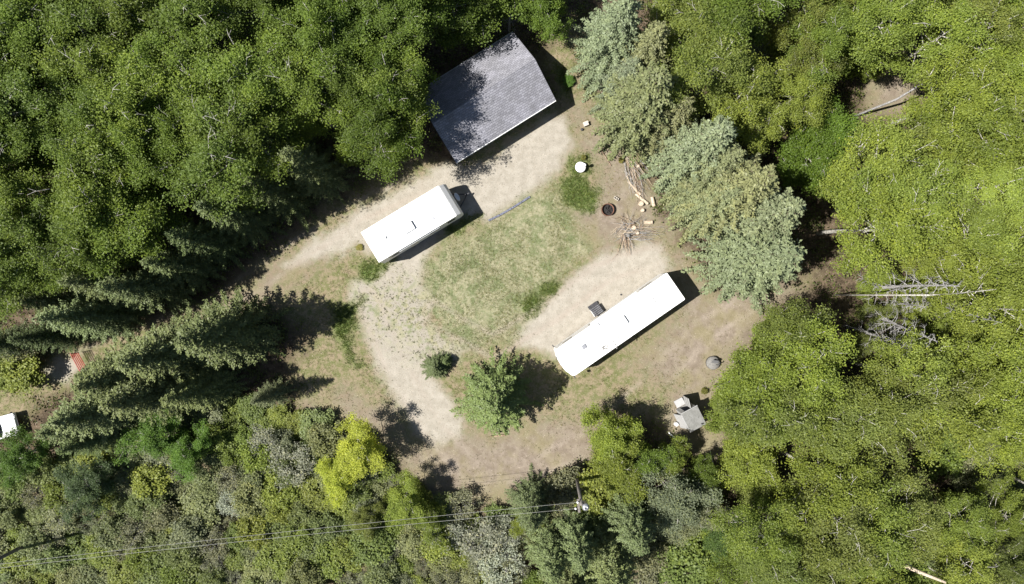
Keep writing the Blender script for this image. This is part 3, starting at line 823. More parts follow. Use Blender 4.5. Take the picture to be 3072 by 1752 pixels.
m, n, out = newmat("shingles")
tc = n.nodes.new("ShaderNodeTexCoord")
br = n.nodes.new("ShaderNodeTexBrick"); n.links.new(tc.outputs["Object"], br.inputs["Vector"])
br.inputs["Scale"].default_value = 1.0; br.inputs["Brick Width"].default_value = 0.30; br.inputs["Row Height"].default_value = 0.15; br.inputs["Mortar Size"].default_value = 0.016; br.inputs["Mortar Smooth"].default_value = .6; br.inputs["Bias"].default_value = 0
br.inputs["Color1"].default_value = (0.125, 0.125, 0.133, 1); br.inputs["Color2"].default_value = (0.182, 0.182, 0.194, 1); br.inputs["Mortar"].default_value = (0.09, 0.09, 0.10, 1)
f = noise(n, tc.outputs["Object"], 22, 3, .8); b2 = noise(n, tc.outputs["Object"], .8, 4)
c = mixc(n, ramp(n, f, .3, .7), br.outputs["Color"], mixc(n, 1, br.outputs["Color"], (1.55, 1.55, 1.6), 'MULTIPLY'))
c = mixc(n, ramp(n, b2, .35, .65), c, mixc(n, 1, c, (1.25, 1.25, 1.28), 'MULTIPLY'))
principled(n, out, c, .9, 0, .2, br.outputs["Fac"], .6, -.02)

m, n, out = newmat("mossy_plywood")
tc = n.nodes.new("ShaderNodeTexCoord")
f = noise(n, tc.outputs["Object"], 3.5, 5, .7); g = noise(n, tc.outputs["Object"], 9, 4, .7)
c = mixc(n, ramp(n, f, .35, .65), (0.16, 0.16, 0.15), (0.215, 0.215, 0.205)); c = mixc(n, ramp(n, g, .58, .68), c, (0.085, 0.09, 0.08))
principled(n, out, c, .9, 0, .2, g, .3, .01)


def frame_from(corners, z):
    """origin, yaw, length and width of a rectangle from its four corners (a-b one short end, c-d the other) in the picture at height z"""
    a, b, c, d = [P(u, v, z) for u, v in corners]
    m0, m1 = (a + b) / 2, (c + d) / 2
    ctr = (m0 + m1) / 2; dx = m1 - m0
    return Vector((ctr.x, ctr.y, 0)), math.atan2(dx.y, dx.x), dx.length, ((a - b).length + (c - d).length) / 2


# ---------------------------------------------------------------- garage
ctr, yaw, GL, GW = frame_from([(1236, 285), (1372, 485), (1671, 298), (1535, 98)], 2.55)   # x along the ridge, y < 0 the front
g = thing("garage", "detached garage with grey shingled gable roof facing the gravel apron", "garage", ctr, yaw)
EZ, RZ = 2.55, 4.15
hw, hl = GW / 2, GL / 2
wl, ww = hl - .25, hw - .40
mb = MB()
mb.box((0, ww - .06, 1.24), (2 * wl, .12, 2.52)); mb.box((0, -ww + .06, 1.24), (2 * wl, .12, 2.52))
for s in (-1, 1):
    x0, x1 = s * (wl - .12), s * wl
    zr = RZ - .12 - (RZ - EZ) * 0.0
    pts = [(-ww + .121, -.02), (ww - .121, -.02), (ww - .121, EZ + .02), (0, RZ - .2), (-ww + .121, EZ + .02)]
    vs = [(x0, y, z) for y, z in pts] + [(x1, y, z) for y, z in pts]
    k = len(pts)
    mb.add(vs, [tuple(range(k)), tuple(range(2 * k - 1, k - 1, -1))] + [(i, (i + 1) % k, k + (i + 1) % k, k + i) for i in range(k)])
mb.obj("wall", "cream_wall", g)
mb = MB(); th = .09
prof = [(-hw, EZ), (0, RZ), (hw, EZ), (hw, EZ - th), (0, RZ - th), (-hw, EZ - th)]
vs = [(-hl, y, z) for y, z in prof] + [(hl, y, z) for y, z in prof]
mb.add(vs, [(0, 1, 7, 6), (1, 2, 8, 7), (2, 3, 9, 8), (3, 4, 10, 9), (4, 5, 11, 10), (5, 0, 6, 11), (0, 5, 4, 1), (1, 4, 3, 2), (6, 7, 10, 11), (7, 8, 9, 10)])
rf = mb.obj("roof", "shingles", g)
mb = MB()
for i in range(int(GL / .3)):
    mb.box((-hl + .16 + i * .3, 0, RZ + .004), (.285, .05, .02))
mb.obj("ridge_cap", "shingles", rf)
MB().box((0, -hw - .03, EZ - .09), (GL, .055, .10)).obj("gutter", "white_paint", g)
MB().box((0, hw + .03, EZ - .09), (GL, .055, .10)).obj("gutter", "grey_metal", g)
for s in (-1, 1):
    mb = MB()
    for q in (-1, 1):
        L = math.hypot(hw, RZ - EZ); ang = math.atan2(RZ - EZ, hw)
        mb.box((s * (hl + .014), q * hw / 2, (EZ + RZ) / 2 - .09), (.025, L, .14), m=Matrix.Rotation(-q * ang, 4, 'X'))
    mb.obj("barge_board", "dark_plastic", g)
dm = MB()
for r_ in range(4):
    dm.box((-.9, -ww - .022, .3 + r_ * .54), (4.8, .04, .53))
dm.obj("garage_door", "white_paint", g, bevel=.006)
MB().box((3.2, -ww - .02, 1.02), (.9, .04, 2.03)).obj("door", "white_paint", g)
MB().tube([(-hl + .1, -hw + .05, EZ - .1), (-hl + .1, -ww - .05, EZ - .4), (-hl + .1, -ww - .05, .05)], .04, 8).obj("downspout", "white_paint", g)

# ---------------------------------------------------------------- travel trailer by the garage
H = 2.9
ctr, yaw, L, W = frame_from([(1082, 695), (1137, 790), (1370, 645), (1318, 557)], H)
t = thing("travel_trailer", "short white travel trailer with bare white roof on the gravel below the garage", "camper", ctr, yaw)
hl, hw = L / 2, W / 2


def side_profile(pts, hw, name, mat, parent, bevel):
    k = len(pts); vs = [(x, -hw, z) for x, z in pts] + [(x, hw, z) for x, z in pts]
    return MB().add(vs, [tuple(range(k)), tuple(range(2 * k - 1, k - 1, -1))] + [(i, k + i, k + (i + 1) % k, (i + 1) % k) for i in range(k)]).obj(name, mat, parent, bevel=bevel)


side_profile([(-hl, .5), (hl + .1, .5), (hl + .46, 1.0), (hl + .5, 1.9), (hl + .32, 2.5), (hl - .02, H - .03), (-hl + .02, H - .03)], hw - .02, "body", "white_paint", t, .05)
side_profile([(-hl - .01, H - .06), (hl - .01, H - .06), (hl - .06, H), (0, H + .02), (-hl + .04, H)], hw, "roof", "rv_roof", t, .02)


def aircon(parent, x, y, z, rz=0, ln=1.0, wd=.72):
    o = MB().prism([(-ln / 2, -wd / 2 + .05), (-ln / 2 + .12, -wd / 2), (ln / 2 - .05, -wd / 2), (ln / 2, -wd / 2 + .05), (ln / 2, wd / 2 - .05), (ln / 2 - .05, wd / 2), (-ln / 2 + .12, wd / 2), (-ln / 2, wd / 2 - .05)], 0, .24).obj("air_conditioner", "white_paint", parent, bevel=.04)
    o.location = (x, y, z); o.rotation_euler = (0, 0, rz)
    mb = MB()
    for i in range(7):
        mb.box((ln / 2 + .006, -wd / 2 + .1 + i * .087, .11), (.012, .05, .13))
    mb.obj("grille", "dark_plastic", o)


def vent(parent, x, y, z, s=.36, mat="white_paint", hh=.10):
    o = MB().box((0, 0, hh / 2), (s, s, hh)).obj("roof_vent", mat, parent, bevel=.02); o.location = (x, y, z)
    MB().box((0, 0, .012), (s + .12, s + .12, .02)).obj("flange", "white_paint", o)


def localize(o, u, v, z):
    p = P(u, v, z) - o.location
    c, s = math.cos(-o.rotation_euler.z), math.sin(-o.rotation_euler.z)
    return p.x * c - p.y * s, p.x * s + p.y * c


x, y = localize(t, 1222, 683, H + .15); aircon(t, x, y, H + .012)
x, y = localize(t, 1299, 658, H); vent(t, x, y, H + .012, .3, "grey_metal", .06)
x, y = localize(t, 1155, 714, H); vent(t, x, y, H + .012, .2, "white_paint", .16)
x, y = localize(t, 1123, 724, H); MB().tube([(x, y, H), (x, y, H + .18)], .04, 10).obj("vent_pipe", "white_paint", t)
x, y = localize(t, 1124, 704, H); vent(t, x, y, H + .01, .32, "white_paint", .05)
for s in (-1, 1):
    for wx in (-.5, .35):
        wb = MB().lathe([(0.0, -.1), (.30, -.1), (.34, -.05), (.34, .05), (.30, .1), (0.0, .1)], 22)
        wh = wb.obj("wheel", "black_rubber", t, True); wh.location = (wx, s * (hw - .16), .34); wh.rotation_euler = (math.pi / 2, 0, 0)
        MB().lathe([(0, -.108), (.18, -.108), (.19, -.102), (.19, .102), (.18, .108), (0, .108)], 18).obj("rim", "grey_metal", wh, True)
for s in (-1, 1):
    for wx, wd in ((-2.3, .9), (1.4, 1.0), (2.9, .7)):
        o = MB().box((wx, s * (hw - .012), 1.85), (wd, .02, .6)).obj("window", "glass_dark", t)
MB().box((-.55, -(hw - .008), 1.45), (.66, .03, 1.75)).obj("door", "cream_wall", t)
MB().box((hl + .515, 0, 1.6), (.02, 1.3, .45)).obj("window", "glass_dark", t)
mb = MB().tube([(hl + .05, -.9, .48), (hl + 1.55, 0, .48)], .05, 6).tube([(hl + .05, .9, .48), (hl + 1.55, 0, .48)], .05, 6).tube([(hl + 1.4, 0, .05), (hl + 1.4, 0, .9)], .035, 8).box((hl + 1.62, 0, .5), (.25, .1, .1))
mb.obj("hitch", "dark_plastic", t)
x, y = localize(t, 1371, 590, .95)
pc = MB().prism([(x + .17 * math.cos(a) * 1.0, y + (.34 if abs(math.sin(a)) > 0 else 0) * math.sin(a) * 1.05) for a in [i * math.pi / 10 for i in range(20)]], .5, .98).obj("propane_cover", "propane_white", t, bevel=.05)
x, y = localize(t, 1093, 738, 1.0)
MB().box((-hl - .13, y, .95), (.22, .95, .2)).obj("rear_bumper_box", "dark_plastic", t, bevel=.03)
MB().tube([(-hl - .12, -hw + .2, .52), (-hl - .12, hw - .2, .52)], .06, 8).obj("bumper", "grey_metal", t)
MB().tube([(-1.8, -hw - .04, 2.62), (1.9, -hw - .04, 2.62)], .045, 8).obj("awning", "white_paint", t)
for px in (hl - .5, -hl + .5):
    for s in (-1, 1):
        MB().tube([(px, s * .8, .5), (px, s * .8, .0)], .03, 6).obj("stabilizer", "grey_metal", t)

# ---------------------------------------------------------------- motorhome
H = 3.15
ctr, yaw, L, W = frame_from([(2007, 815), (2050, 900), (1713, 1137), (1654, 1056)], H)      # x forward
t = thing("motorhome", "long white motorhome with rounded nose and soiled roof beside the lone spruce", "motorhome", ctr, yaw)
hl, hw = L / 2, W / 2


def rounded_plan(hl, hw, rf, rr, bow=.18):
    pts = [(-hl, -hw + rr), (-hl + rr, -hw)]
    for i in range(7):
        a = -math.pi / 2 + i * math.pi / 12; pts.append((hl - bow - rf + rf * math.cos(a), -hw + rf + rf * math.sin(a)))
    pts.append((hl - bow * .25, -hw * .45)); pts.append((hl, 0)); pts.append((hl - bow * .25, hw * .45))
    for i in range(7):
        a = i * math.pi / 12; pts.append((hl - bow - rf + rf * math.cos(a), hw - rf + rf * math.sin(a)))
    pts += [(-hl + rr, hw), (-hl, hw - rr)]
    return pts


MB().prism(rounded_plan(hl - .01, hw - .015, .34, .06), .42, H - .06).obj("body", "white_paint", t, bevel=.02)
MB().prism(rounded_plan(hl, hw, .36, .06), H - .058, H).obj("roof", "rv_roof", t, bevel=.028)
x, y = localize(t, 2022 - 20 - 140, 970, H + .2); x, y = localize(t, 1862, 968, H + .2); aircon(t, x, y, H + .004, math.pi)
for (u, v, s_, hh_) in ((1955, 905, .42, .12), (1752, 1040, .36, .10), (1700, 1068, .5, .07)):
    x, y = localize(t, u, v, H); vent(t, x, y, H + .002, s_, "grey_metal" if s_ == .36 else "white_paint", hh_)
x, y = localize(t, 1790, 976, H); vent(t, x, y, H + .002, .34, "white_paint", .14)
x, y = localize(t, 1908, 896, H); vent(t, x, y, H + .002, .34, "white_paint", .11)
x, y = localize(t, 1914, 970, H); vent(t, x, y, H + .002, .2, "white_paint", .12)
for (u, v) in ((2014, 860), (1930, 952), (1947, 956), (1985, 942), (1858, 915)):
    x, y = localize(t, u, v, H); MB().tube([(x, y, H - .01), (x, y, H + .13)], .035, 10).obj("vent_pipe", "grey_metal", t)
mb = MB()
q = random.Random(5)
for i in range(26):
    u = 1806 + q.gauss(0, 9) + i * 1.4; v = 1048 - i * .75 + q.gauss(0, 8)
    x, y = localize(t, u, v, H); a = q.uniform(0, 3.1)
    MB().box((x, y, H + .003 + i * .0004), (q.uniform(.12, .34), q.uniform(.035, .08), .004), a).obj("sealant_patch", "plywood", t)
mb = MB().tube([(-2.6, -hw - .07, 2.95), (1.7, -hw - .07, 2.95)], .06, 10)
mb.obj("awning", "white_paint", t)
# entry side is y < 0 when the nose points along +x
sgn = -1 if (Matrix.Rotation(yaw, 4, 'Z') @ Vector((0, -1, 0))).y > 0 else 1
t.children[-1].location.y = 0 if sgn < 0 else 2 * (hw + .07)
x, y = localize(t, 1790, 929, .3)
st = thing("entry_step", "black ribbed entry step beside the motorhome's door", "step", P(1788, 931, 0), yaw)
mb = MB().box((0, 0, .42), (.86, .74, .05)).box((0, sgn * .5, .2), (.86, .26, .05))
for a in (-.38, .38):
    for b in (-.3, .3):
        mb.box((a, b, .2), (.05, .05, .40))
mb.obj("tread", "dark_plastic", st, bevel=.008)
mb = MB()
for i in range(5):
    mb.box((0, -.3 + i * .15, .452), (.82, .02, .012))
mb.obj("anti_slip_rib", "grey_metal", st)
MB().tube([(.45, -.3, .02), (.45, -.3, 1.0), (.45, .25, 1.0), (.45, .25, .02)], .018, 8).obj("handrail", "white_paint", st)
for s in (-1, 1):
    for wx in (3.3, -2.3):
        wh = MB().lathe([(0.0, -.13), (.38, -.13), (.43, -.07), (.43, .07), (.38, .13), (0.0, .13)], 24).obj("wheel", "black_rubber", t, True)
        wh.location = (wx, s * (hw - .17), .41); wh.rotation_euler = (math.pi / 2, 0, 0)
        MB().lathe([(0, -.14), (.22, -.14), (.24, -.132), (.24, .132), (.22, .14), (0, .14)], 18).obj("rim", "grey_metal", wh, True)
for s in (-1, 1):
    for wx, wd in ((-3.6, 1.1), (-1.2, .9), (1.2, 1.3), (hl - 1.5, .9)):
        MB().box((wx, s * (hw - .008), 2.0), (wd, .02, .7)).obj("window", "glass_dark", t)
MB().box((hl - .045, 0, 2.05), (.05, 1.25, .85)).obj("windshield", "glass_dark", t)
MB().box((.1, sgn * (hw - .004), 1.45), (.68, .03, 1.9)).obj("door", "cream_wall", t)
for s in (-1, 1):
    MB().tube([(hl - .5, s * hw, 2.1), (hl - .35, s * (hw + .22), 2.1)], .02, 6).box((hl - .35, s * (hw + .24), 2.0), (.08, .16, .32)).obj("mirror", "dark_plastic", t)
MB().box((-hl - .06, 0, .55), (.12, 2.1, .2)).obj("bumper", "grey_metal", t, bevel=.02)

# ---------------------------------------------------------------- outhouse
ctr, yaw, L, W = frame_from([(2043, 1240), (2090, 1215), (2122, 1276), (2072, 1295)], 2.2)
g = thing("outhouse", "small outhouse with mildewed grey plywood roof and white walls", "outhouse", ctr, yaw)
hl, hw = L / 2, W / 2
mb = MB()
wx, wy = hl - .09, hw - .06
pts = [(-wx, 0), (wx, 0), (wx, 2.02), (-wx, 2.2)]
for s in (-1, 1):
    vs = [(x_, s * wy, z_) for x_, z_ in pts] + [(x_, s * (wy - .05), z_) for x_, z_ in pts]
    mb.add(vs, [(0, 1, 2, 3), (7, 6, 5, 4), (0, 4, 5, 1), (1, 5, 6, 2), (2, 6, 7, 3), (3, 7, 4, 0)])
mb.box((wx - .026, 0, 1.0), (.05, 2 * wy - .102, 2.0))
for s in (-1, 1):
    mb.box((-wx + .026, s * (wy - .19), 1.05), (.05, .27, 2.1))
mb.box((-wx + .026, 0, 2.03), (.05, 2 * wy - .66, .2))
mb.obj("wall", "weathered_white", g)
mb = MB()
vs = [(-hl, -hw, 2.26), (hl, -hw, 2.06), (hl, hw, 2.06), (-hl, hw, 2.26)]
mb.add(vs + [(a, b, c - .03) for a, b, c in vs], [(0, 1, 2, 3), (7, 6, 5, 4), (0, 4, 5, 1), (1, 5, 6, 2), (2, 6, 7, 3), (3, 7, 4, 0)])
rf = mb.obj("roof", "mossy_plywood", g)
x, y = localize(g, 2105, 1271, 2.1); MB().tube([(x, y, 2.0), (x, y, 2.3)], .05, 10).obj("vent_pipe", "dark_plastic", g)
MB().box((-hl + .012, 0, 2.29), (.035, 2 * hw + .04, .05)).obj("fascia", "weathered_white", g)
MB().box((0, -hw - .015, 2.14), (2 * hl, .03, .07), m=Matrix.Rotation(.0995 * 1.15, 4, 'Y')).obj("fascia", "weathered_white", g)
d = MB().box((-.38, 0, 0), (.76, .035, 1.8)); 
dr = d.obj("door", "weathered_white", g); dr.location = (-wx - .02, wy - .42, 1.0); dr.rotation_euler = (0, 0, math.radians(-14))
for zz in (.35, 1.0, 1.65):
    MB().box((-.38, -.03, zz - 1.0), (.72, .025, .1)).obj("batten", "plywood", dr)
MB().box((-wx - .36, -.12, .06), (.6, .75, .12)).obj("door_step", "weathered_white", g, bevel=.01)
MB().box((-.1, 0, .01), (2 * wx - .2, 2 * wy - .2, .06)).obj("floor_board", "plywood", g)
# leaning sheet on the west wall
p = MB().box((0, 0, 0), (1.25, .03, 1.5)).obj("siding_panel", "weathered_white", g)
p.location = (.1, hw + .12, .78) if (Matrix.Rotation(yaw, 4, 'Z') @ Vector((0, 1, 0))).x < 0 else (.1, -hw - .12, .78)
p.rotation_euler = (math.radians(12) if p.location.y > 0 else math.radians(-12), 0, 0)

# ---------------------------------------------------------------- lids, bucket, blocks
b = thing("concrete_well", "grey concrete well cover with open metal hatch on bare ground", "well cover", P(2137, 1088))
MB().lathe([(.0, -.05), (.54, -.05), (.54, .28), (.48, .36), (.26, .42), (0, .43)], 32).obj("cover", "concrete", b, True)
h_ = MB().box((0, 0, 0), (.52, .36, .04)).obj("hatch", "grey_metal", b, bevel=.01); h_.location = (.05, .14, .62); h_.rotation_euler = (math.radians(50), math.radians(8), math.radians(-10))
MB().tube([(.2, -.12, .40), (.2, -.12, .72), (.38, -.05, .78), (.5, .05, .6)], .035, 8).obj("pipe", "dark_plastic", b)
MB().tube([(.0, .25, .40), (.28, .28, .68)], .02, 6).obj("hinge_arm", "dark_plastic", b)
b = thing("septic_lid", "round white septic lid on green grass below the garage", "septic lid", P(1740, 504))
MB().lathe([(0, -.05), (.40, -.05), (.40, .38), (.43, .40), (.43, .46), (.38, .50), (0, .52)], 30).obj("lid", "white_paint", b, True)
MB().lathe([(0, .5), (.07, .5), (.07, .98), (.14, .98), (.14, 1.06), (.06, 1.1), (0, 1.1)], 16, (.26, .06, 0)).obj("vent_pipe", "white_paint", b, True)
MB().tube([(-.18, .1, .51), (-.18, .1, .57), (-.05, .1, .57), (-.05, .1, .51)], .012, 6).obj("handle", "grey_metal", b)
b = thing("bucket", "white plastic bucket upside down beside the outhouse", "bucket", P(2027, 1271))
MB().lathe([(0, 0), (.17, 0), (.18, .02), (.15, .40), (.14, .42), (0, .42)], 24).obj("pail", "white_paint", b, True)
MB().tube([(.17 * math.cos(a), .17 * math.sin(a), .06 + .02 * math.sin(a)) for a in [i * math.pi / 8 for i in range(9)]], .006, 5).obj("handle", "grey_metal", b)
b = tag(MB().box((0, 0, .16), (.40, .34, .32), .4).box((.02, .1, .335), (.36, .08, .03), .4).obj("stone_block", "block", bevel=.02), "cream stone block on the brown ground right of the garage", "block"); b.location = P(1757, 373)
b["label"] = "cream stone block on bare ground between garage and spruces"
b = tag(MB().lathe([(0, 0), (.09, 0), (.12, .05), (.10, .13), (.04, .18), (0, .19)], 9).obj("dark_stone", "dark_plastic"), "small dark stone beside the cream block", "stone"); b.location = P(1746, 389)
b = thing("concrete_block", "two-hole concrete block lying near the fire pit", "block", P(1848, 596), math.radians(-32))
mb = MB()
for yy in (-.085, .085): mb.box((0, yy, .1), (.40, .03, .2))
for xx in (-.185, 0, .185): mb.box((xx, 0, .1), (.03, .139, .198))
mb.obj("shell", "block", b)
MB().box((0, 0, .02), (.36, .14, .03)).obj("core", "ash", b)
b = tag(MB().lathe([(0, .0), (.07, 0), (.07, .06), (.045, .06), (.045, .035), (0, .035)], 16).obj("pipe_cap", "dark_plastic"), "small round dark cap in gravel near the motorhome awning", "cap"); b.location = P(1863, 884)

# fire pit
b = thing("fire_pit", "rusty steel ring fire pit full of ash", "fire pit", P(1822, 630))
MB().lathe([(.50, 0), (.50, .36), (.47, .36), (.47, 0)], 36).obj("ring", "rust", b, True)
MB().lathe([(0, .10), (.25, .09), (.466, .04)], 24).obj("ash_bed", "ash", b)
for k, (a, c) in enumerate(((.3, .0), (1.4, .05), (2.4, -.06))):
    MB().tube([(-.3 * math.cos(a), -.3 * math.sin(a) + c, .14), (.3 * math.cos(a), .3 * math.sin(a) + c, .17 + .05 * k)], .05, 8).obj("charred_log", "ash", b)


# ---------------------------------------------------------------- wood: logs, sticks, brush
def stick(name, pts, r, mat, label, cat, group=None, sides=8):
    p0 = P(*pts[0][:2], 0)
    ws = [P(u, v, 0) + Vector((0, 0, z)) for u, v, z in pts]
    rr = r if hasattr(r, "__len__") else [r] * len(ws)
    o = MB().tube([p - p0 for p in ws], rr, sides).obj(name, mat); o.location = p0
    return tag(o, label, cat, group)


stick("fallen_stick", [(1801, 447, .03), (1818, 474, .05), (1833, 498, .03)], .03, "brown_wood", "straight brown stick lying alone on bare ground", "stick")
LG = "cut logs by the fire pit"
stick("log", [(1884, 545, .12), (1920, 585, .14)], [.09, .11], "pale_wood", "long pale log at the foot of the upper brush pile", "log", LG)
stick("log", [(1906, 582, .11), (1943, 612, .12)], [.10, .12], "pale_wood", "thick pale log just below the upper brush pile", "log", LG)
stick("log", [(1932, 668, .14), (1956, 667, .14)], .15, "pale_wood", "short thick log with sawn end beside the lower brush pile", "log", LG, 14)
stick("log", [(1955, 592, .14), (1961, 620, .14)], [.13, .15], "pale_wood", "short pale log under the spruce branches", "log", LG, 12)
for (u, v, r, lab) in ((1922, 612, .20, "pale stump round next to the thick log"), (1900, 684, .18, "pale stump round on the lower brush pile"), (1911, 700, .13, "small white stump round on the lower brush pile"), (1913, 500, .12, "pale stump round at the head of the upper brush pile"), (1926, 632, .15, "low stump round between the two brush piles")):
    o = MB().lathe([(0, 0), (r, 0), (r * 1.03, .1), (r * .97, .3), (0, .31)], 14).obj("stump", "pale_wood"); o.location = P(u, v); tag(o, lab, "stump", "stump rounds by the fire pit")
o = MB().lathe([(0, 0), (.16, 0), (.17, .09), (.13, .18), (.06, .22), (0, .225)], 7).obj("grey_rock", "concrete"); o.location = P(1884, 706, .25); o.rotation_euler = (.3, .2, .5); tag(o, "grey angular rock on the lower brush pile", "rock")


def brush(name, label, cu, cv, n_, spec, seed):
    q = random.Random(seed); b = thing(name, label, "brush pile", P(cu, cv))
    for i in range(n_):
        u0, v0, ang, ln = spec(q)
        p = P(u0, v0) - b.location; d = Vector((math.cos(ang), -math.sin(ang), 0)) * ln
        z0 = q.uniform(.02, .35); z1 = q.uniform(.02, .3); bend = Vector((q.gauss(0, .08), q.gauss(0, .08), q.uniform(.0, .12)))
        r = q.uniform(.009, .024)
        mb = MB().tube([p + Vector((0, 0, z0)), p + d * .5 + bend + Vector((0, 0, (z0 + z1) / 2)), p + d + Vector((0, 0, z1))], [r, r * .8, r * .4], 5)
        for s in range(q.randrange(0, 3)):
            a2 = ang + q.choice((-1, 1)) * q.uniform(.4, .9); k = q.uniform(.3, .9); l2 = ln * q.uniform(.2, .4)
            bp = p + d * k + Vector((0, 0, z0 + (z1 - z0) * k)) + bend * .6
            mb.tube([bp, bp + Vector((math.cos(a2), -math.sin(a2), q.uniform(-.1, .2))) * l2], [r * .55, r * .25], 4)
        mb.obj("branch", q.choice(("brown_wood", "dead_wood", "pale_wood", "dead_wood")), b)
    return b


brush("brush_pile", "upper brush pile of long sticks against the spruces", 1900, 540, 64, lambda q: (1870 + q.uniform(0, 48), 478 + q.uniform(-8, 55), math.radians(q.uniform(48, 80)), q.uniform(1.2, 2.6)), 3)


def low(q):
    k = q.random()
    if k < .4: a = math.radians(q.uniform(-8, 18)); return (1880 + q.uniform(-25, 40), 700 + q.uniform(-22, 20), a, q.uniform(1.0, 2.6))
    if k < .62: return (1872 + q.uniform(-8, 12), 705 + q.uniform(-6, 8), math.radians(q.uniform(65, 110)), q.uniform(1.0, 1.9))
    if k < .85: return (1895 + q.uniform(-25, 20), 690 + q.uniform(-22, 18), math.radians(q.uniform(130, 230)), q.uniform(.7, 1.6))
    return (1900 + q.uniform(-25, 25), 690 + q.uniform(-20, 10), math.radians(q.uniform(-110, -30)), q.uniform(.9, 1.7))


brush("brush_pile", "lower brush pile of sticks splayed like a star below the fire pit", 1880, 705, 95, low, 4)
stick("branch", [(1838, 669, .05), (1862, 672, .06), (1893, 668, .1)], [.035, .03, .02], "pale_wood", "pale bare branch lying just below the fire pit", "branch")
stick("fallen_log", [(2036, 1322, .14), (2055, 1340, .16), (2073, 1360, .14)], [.10, .11, .10], "red_wood", "reddish brown fallen log below the outhouse", "log")
stick("plastic_pipe", [(2004, 1296, .18), (2022, 1312, .2), (2036, 1322, .3)], .05, "white_paint", "white plastic pipe lying by the reddish log", "pipe")
stick("plastic_pipe", [(2024, 1326, .16), (2034, 1318, .16), (2028, 1316, .18)], .035, "white_paint", "short bent white pipe by the reddish log", "pipe")
stick("birch_pole", [(2129, 1350, .2), (2134, 1380, .3), (2145, 1410, .5)], [.04, .035, .03], "aspen_bark", "thin white birch pole in the shade below the outhouse", "pole")
stick("birch_pole", [(1965, 1362, .3), (1990, 1345, .3), (2018, 1326, .3)], [.03, .03, .025], "aspen_bark", "thin grey pole reaching toward the white pipe", "pole")
o = stick("log_edge", [(1515, 1305, .07), (1472, 1309, .07)], .06, "brown_wood", "short dark log at the foot of the lone spruce", "log")


def aloft(name, pts, rad, label, cat, mat="dead_wood"):
    """a leaning dead trunk given by picture pixels and heights"""
    p0 = P(pts[0][0], pts[0][1], pts[0][2]); base = Vector((p0.x, p0.y, 0))
    ws = [P(*p) - base for p in pts]
    b = thing(name, label, cat, base)
    MB().tube(ws, rad, 9).obj("trunk", mat, b, True)
    return b, ws


b, ws = aloft("leaning_snag", [(2600, 1590, 0), (2665, 1645, 7.6), (2700, 1690, 8.2), (2755, 1715, 8.9), (2838, 1748, 9.8)], [.18, .17, .16, .13, .08], "thick pale dead trunk leaning out of the southeastern woods", "snag", "pale_wood")
MB().tube([ws[1], ws[1] + Vector((1.1, -.8, .5)), ws[1] + Vector((1.7, -1.5, .7))], [.08, .06, .03], 6).obj("limb", "pale_wood", b)
b, ws = aloft("leaning_snag", [(2560, 350, 0), (2690, 298, 2.6), (2760, 255, 4.6), (2868, 200, 7.0)], [.10, .09, .075, .03], "white dead trunk lying across the bare brown opening", "snag", "dead_wood")
b, ws = aloft("leaning_snag", [(2500, 885, 0), (2790, 885, 9.4), (2880, 880, 10.4), (2990, 868, 11.5)], [.06, .055, .045, .02], "white birch trunk leaning east over the canopy", "snag", "aspen_bark")
for i in range(7):
    MB().tube([ws[2] + Vector((i * .25 - .5, 0, 0)), ws[2] + Vector((i * .3 - .4, R.uniform(-.8, .8), R.uniform(.1, .5)))], [.03, .01], 4).obj("limb", "aspen_bark", b)

# ---------------------------------------------------------------- edging, gate, car
ed = [(1465, 662), (1500, 645), (1535, 625), (1565, 606), (1590, 590)]
o = MB()
base = P(*ed[0])
for a, c in zip(ed[:-1], ed[1:]):
    pa, pb = P(*a) - base, P(*c) - base
    o.box((pa + pb) / 2 + Vector((0, 0, .04)), ((pb - pa).length * .96, .16, .10), math.atan2((pb - pa).y, (pb - pa).x))
o = o.obj("garden_edging", "blue_trim", bevel=.015); o.location = base
tag(o, "dark bluish edging strip between gravel apron and lawn", "edging")

gp = P(258, 1090)
g = thing("farm_gate", "red tubular farm gate across the drive, half under a spruce", "gate", gp, math.atan2(-(1135 - 1040), 290 - 238))
for k in range(5):
    MB().tube([(-1.0, 0, .3 + k * .24), (1.9, 0, .3 + k * .24)], .032, 8).obj("rail", "red_paint", g)
for xx in (-1.0, .45, 1.9):
    MB().tube([(xx, 0, .18), (xx, 0, 1.30)], .034, 8).obj("upright", "red_paint", g)
MB().tube([(2.1, 0, 0), (2.1, 0, 1.5)], .09, 10).obj("gate_post", "pole_wood", g)

cp = P(-10, 1287)
ca = math.atan2(26, 96)
g = thing("parked_car", "white car parked on the drive at the picture's edge", "car", cp, ca)
prof = [(-2.2, .45), (2.15, .45), (2.28, .62), (2.2, .86), (1.2, 1.0), (.65, 1.04), (-2.2, 1.04)]
side_profile(prof, .9, "body", "white_paint", g, .07)
cab = [(.95, 1.03), (.15, 1.62), (-1.35, 1.66), (-2.0, 1.03)]
side_profile(cab, .76, "cabin", "white_paint", g, .07)
vs = [(.97, -.74, 1.05), (.97, .74, 1.05), (.20, .66, 1.61), (.20, -.66, 1.61)]
mbw = MB(); rows = 6
gv = []
for i in range(rows + 1):
    f = i / rows
    for j in range(9):
        s = j / 8 * 2 - 1
        gv.append((.99 - .78 * f + .16 * (1 - s * s) * (1 - f * .5), s * (.77 - .09 * f), 1.06 + .57 * f))
mbw.add(gv, [(i * 9 + j, i * 9 + j + 1, (i + 1) * 9 + j + 1, (i + 1) * 9 + j) for i in range(rows) for j in range(8)])
mbw.obj("windshield", "glass_dark", g, True)
MB().tube([(1.12, -.6, 1.08), (1.06, .05, 1.14)], .012, 5).obj("wiper", "black_rubber", g)
MB().tube([(1.12, .0, 1.1), (1.02, .6, 1.13)], .012, 5).obj("wiper", "black_rubber", g)
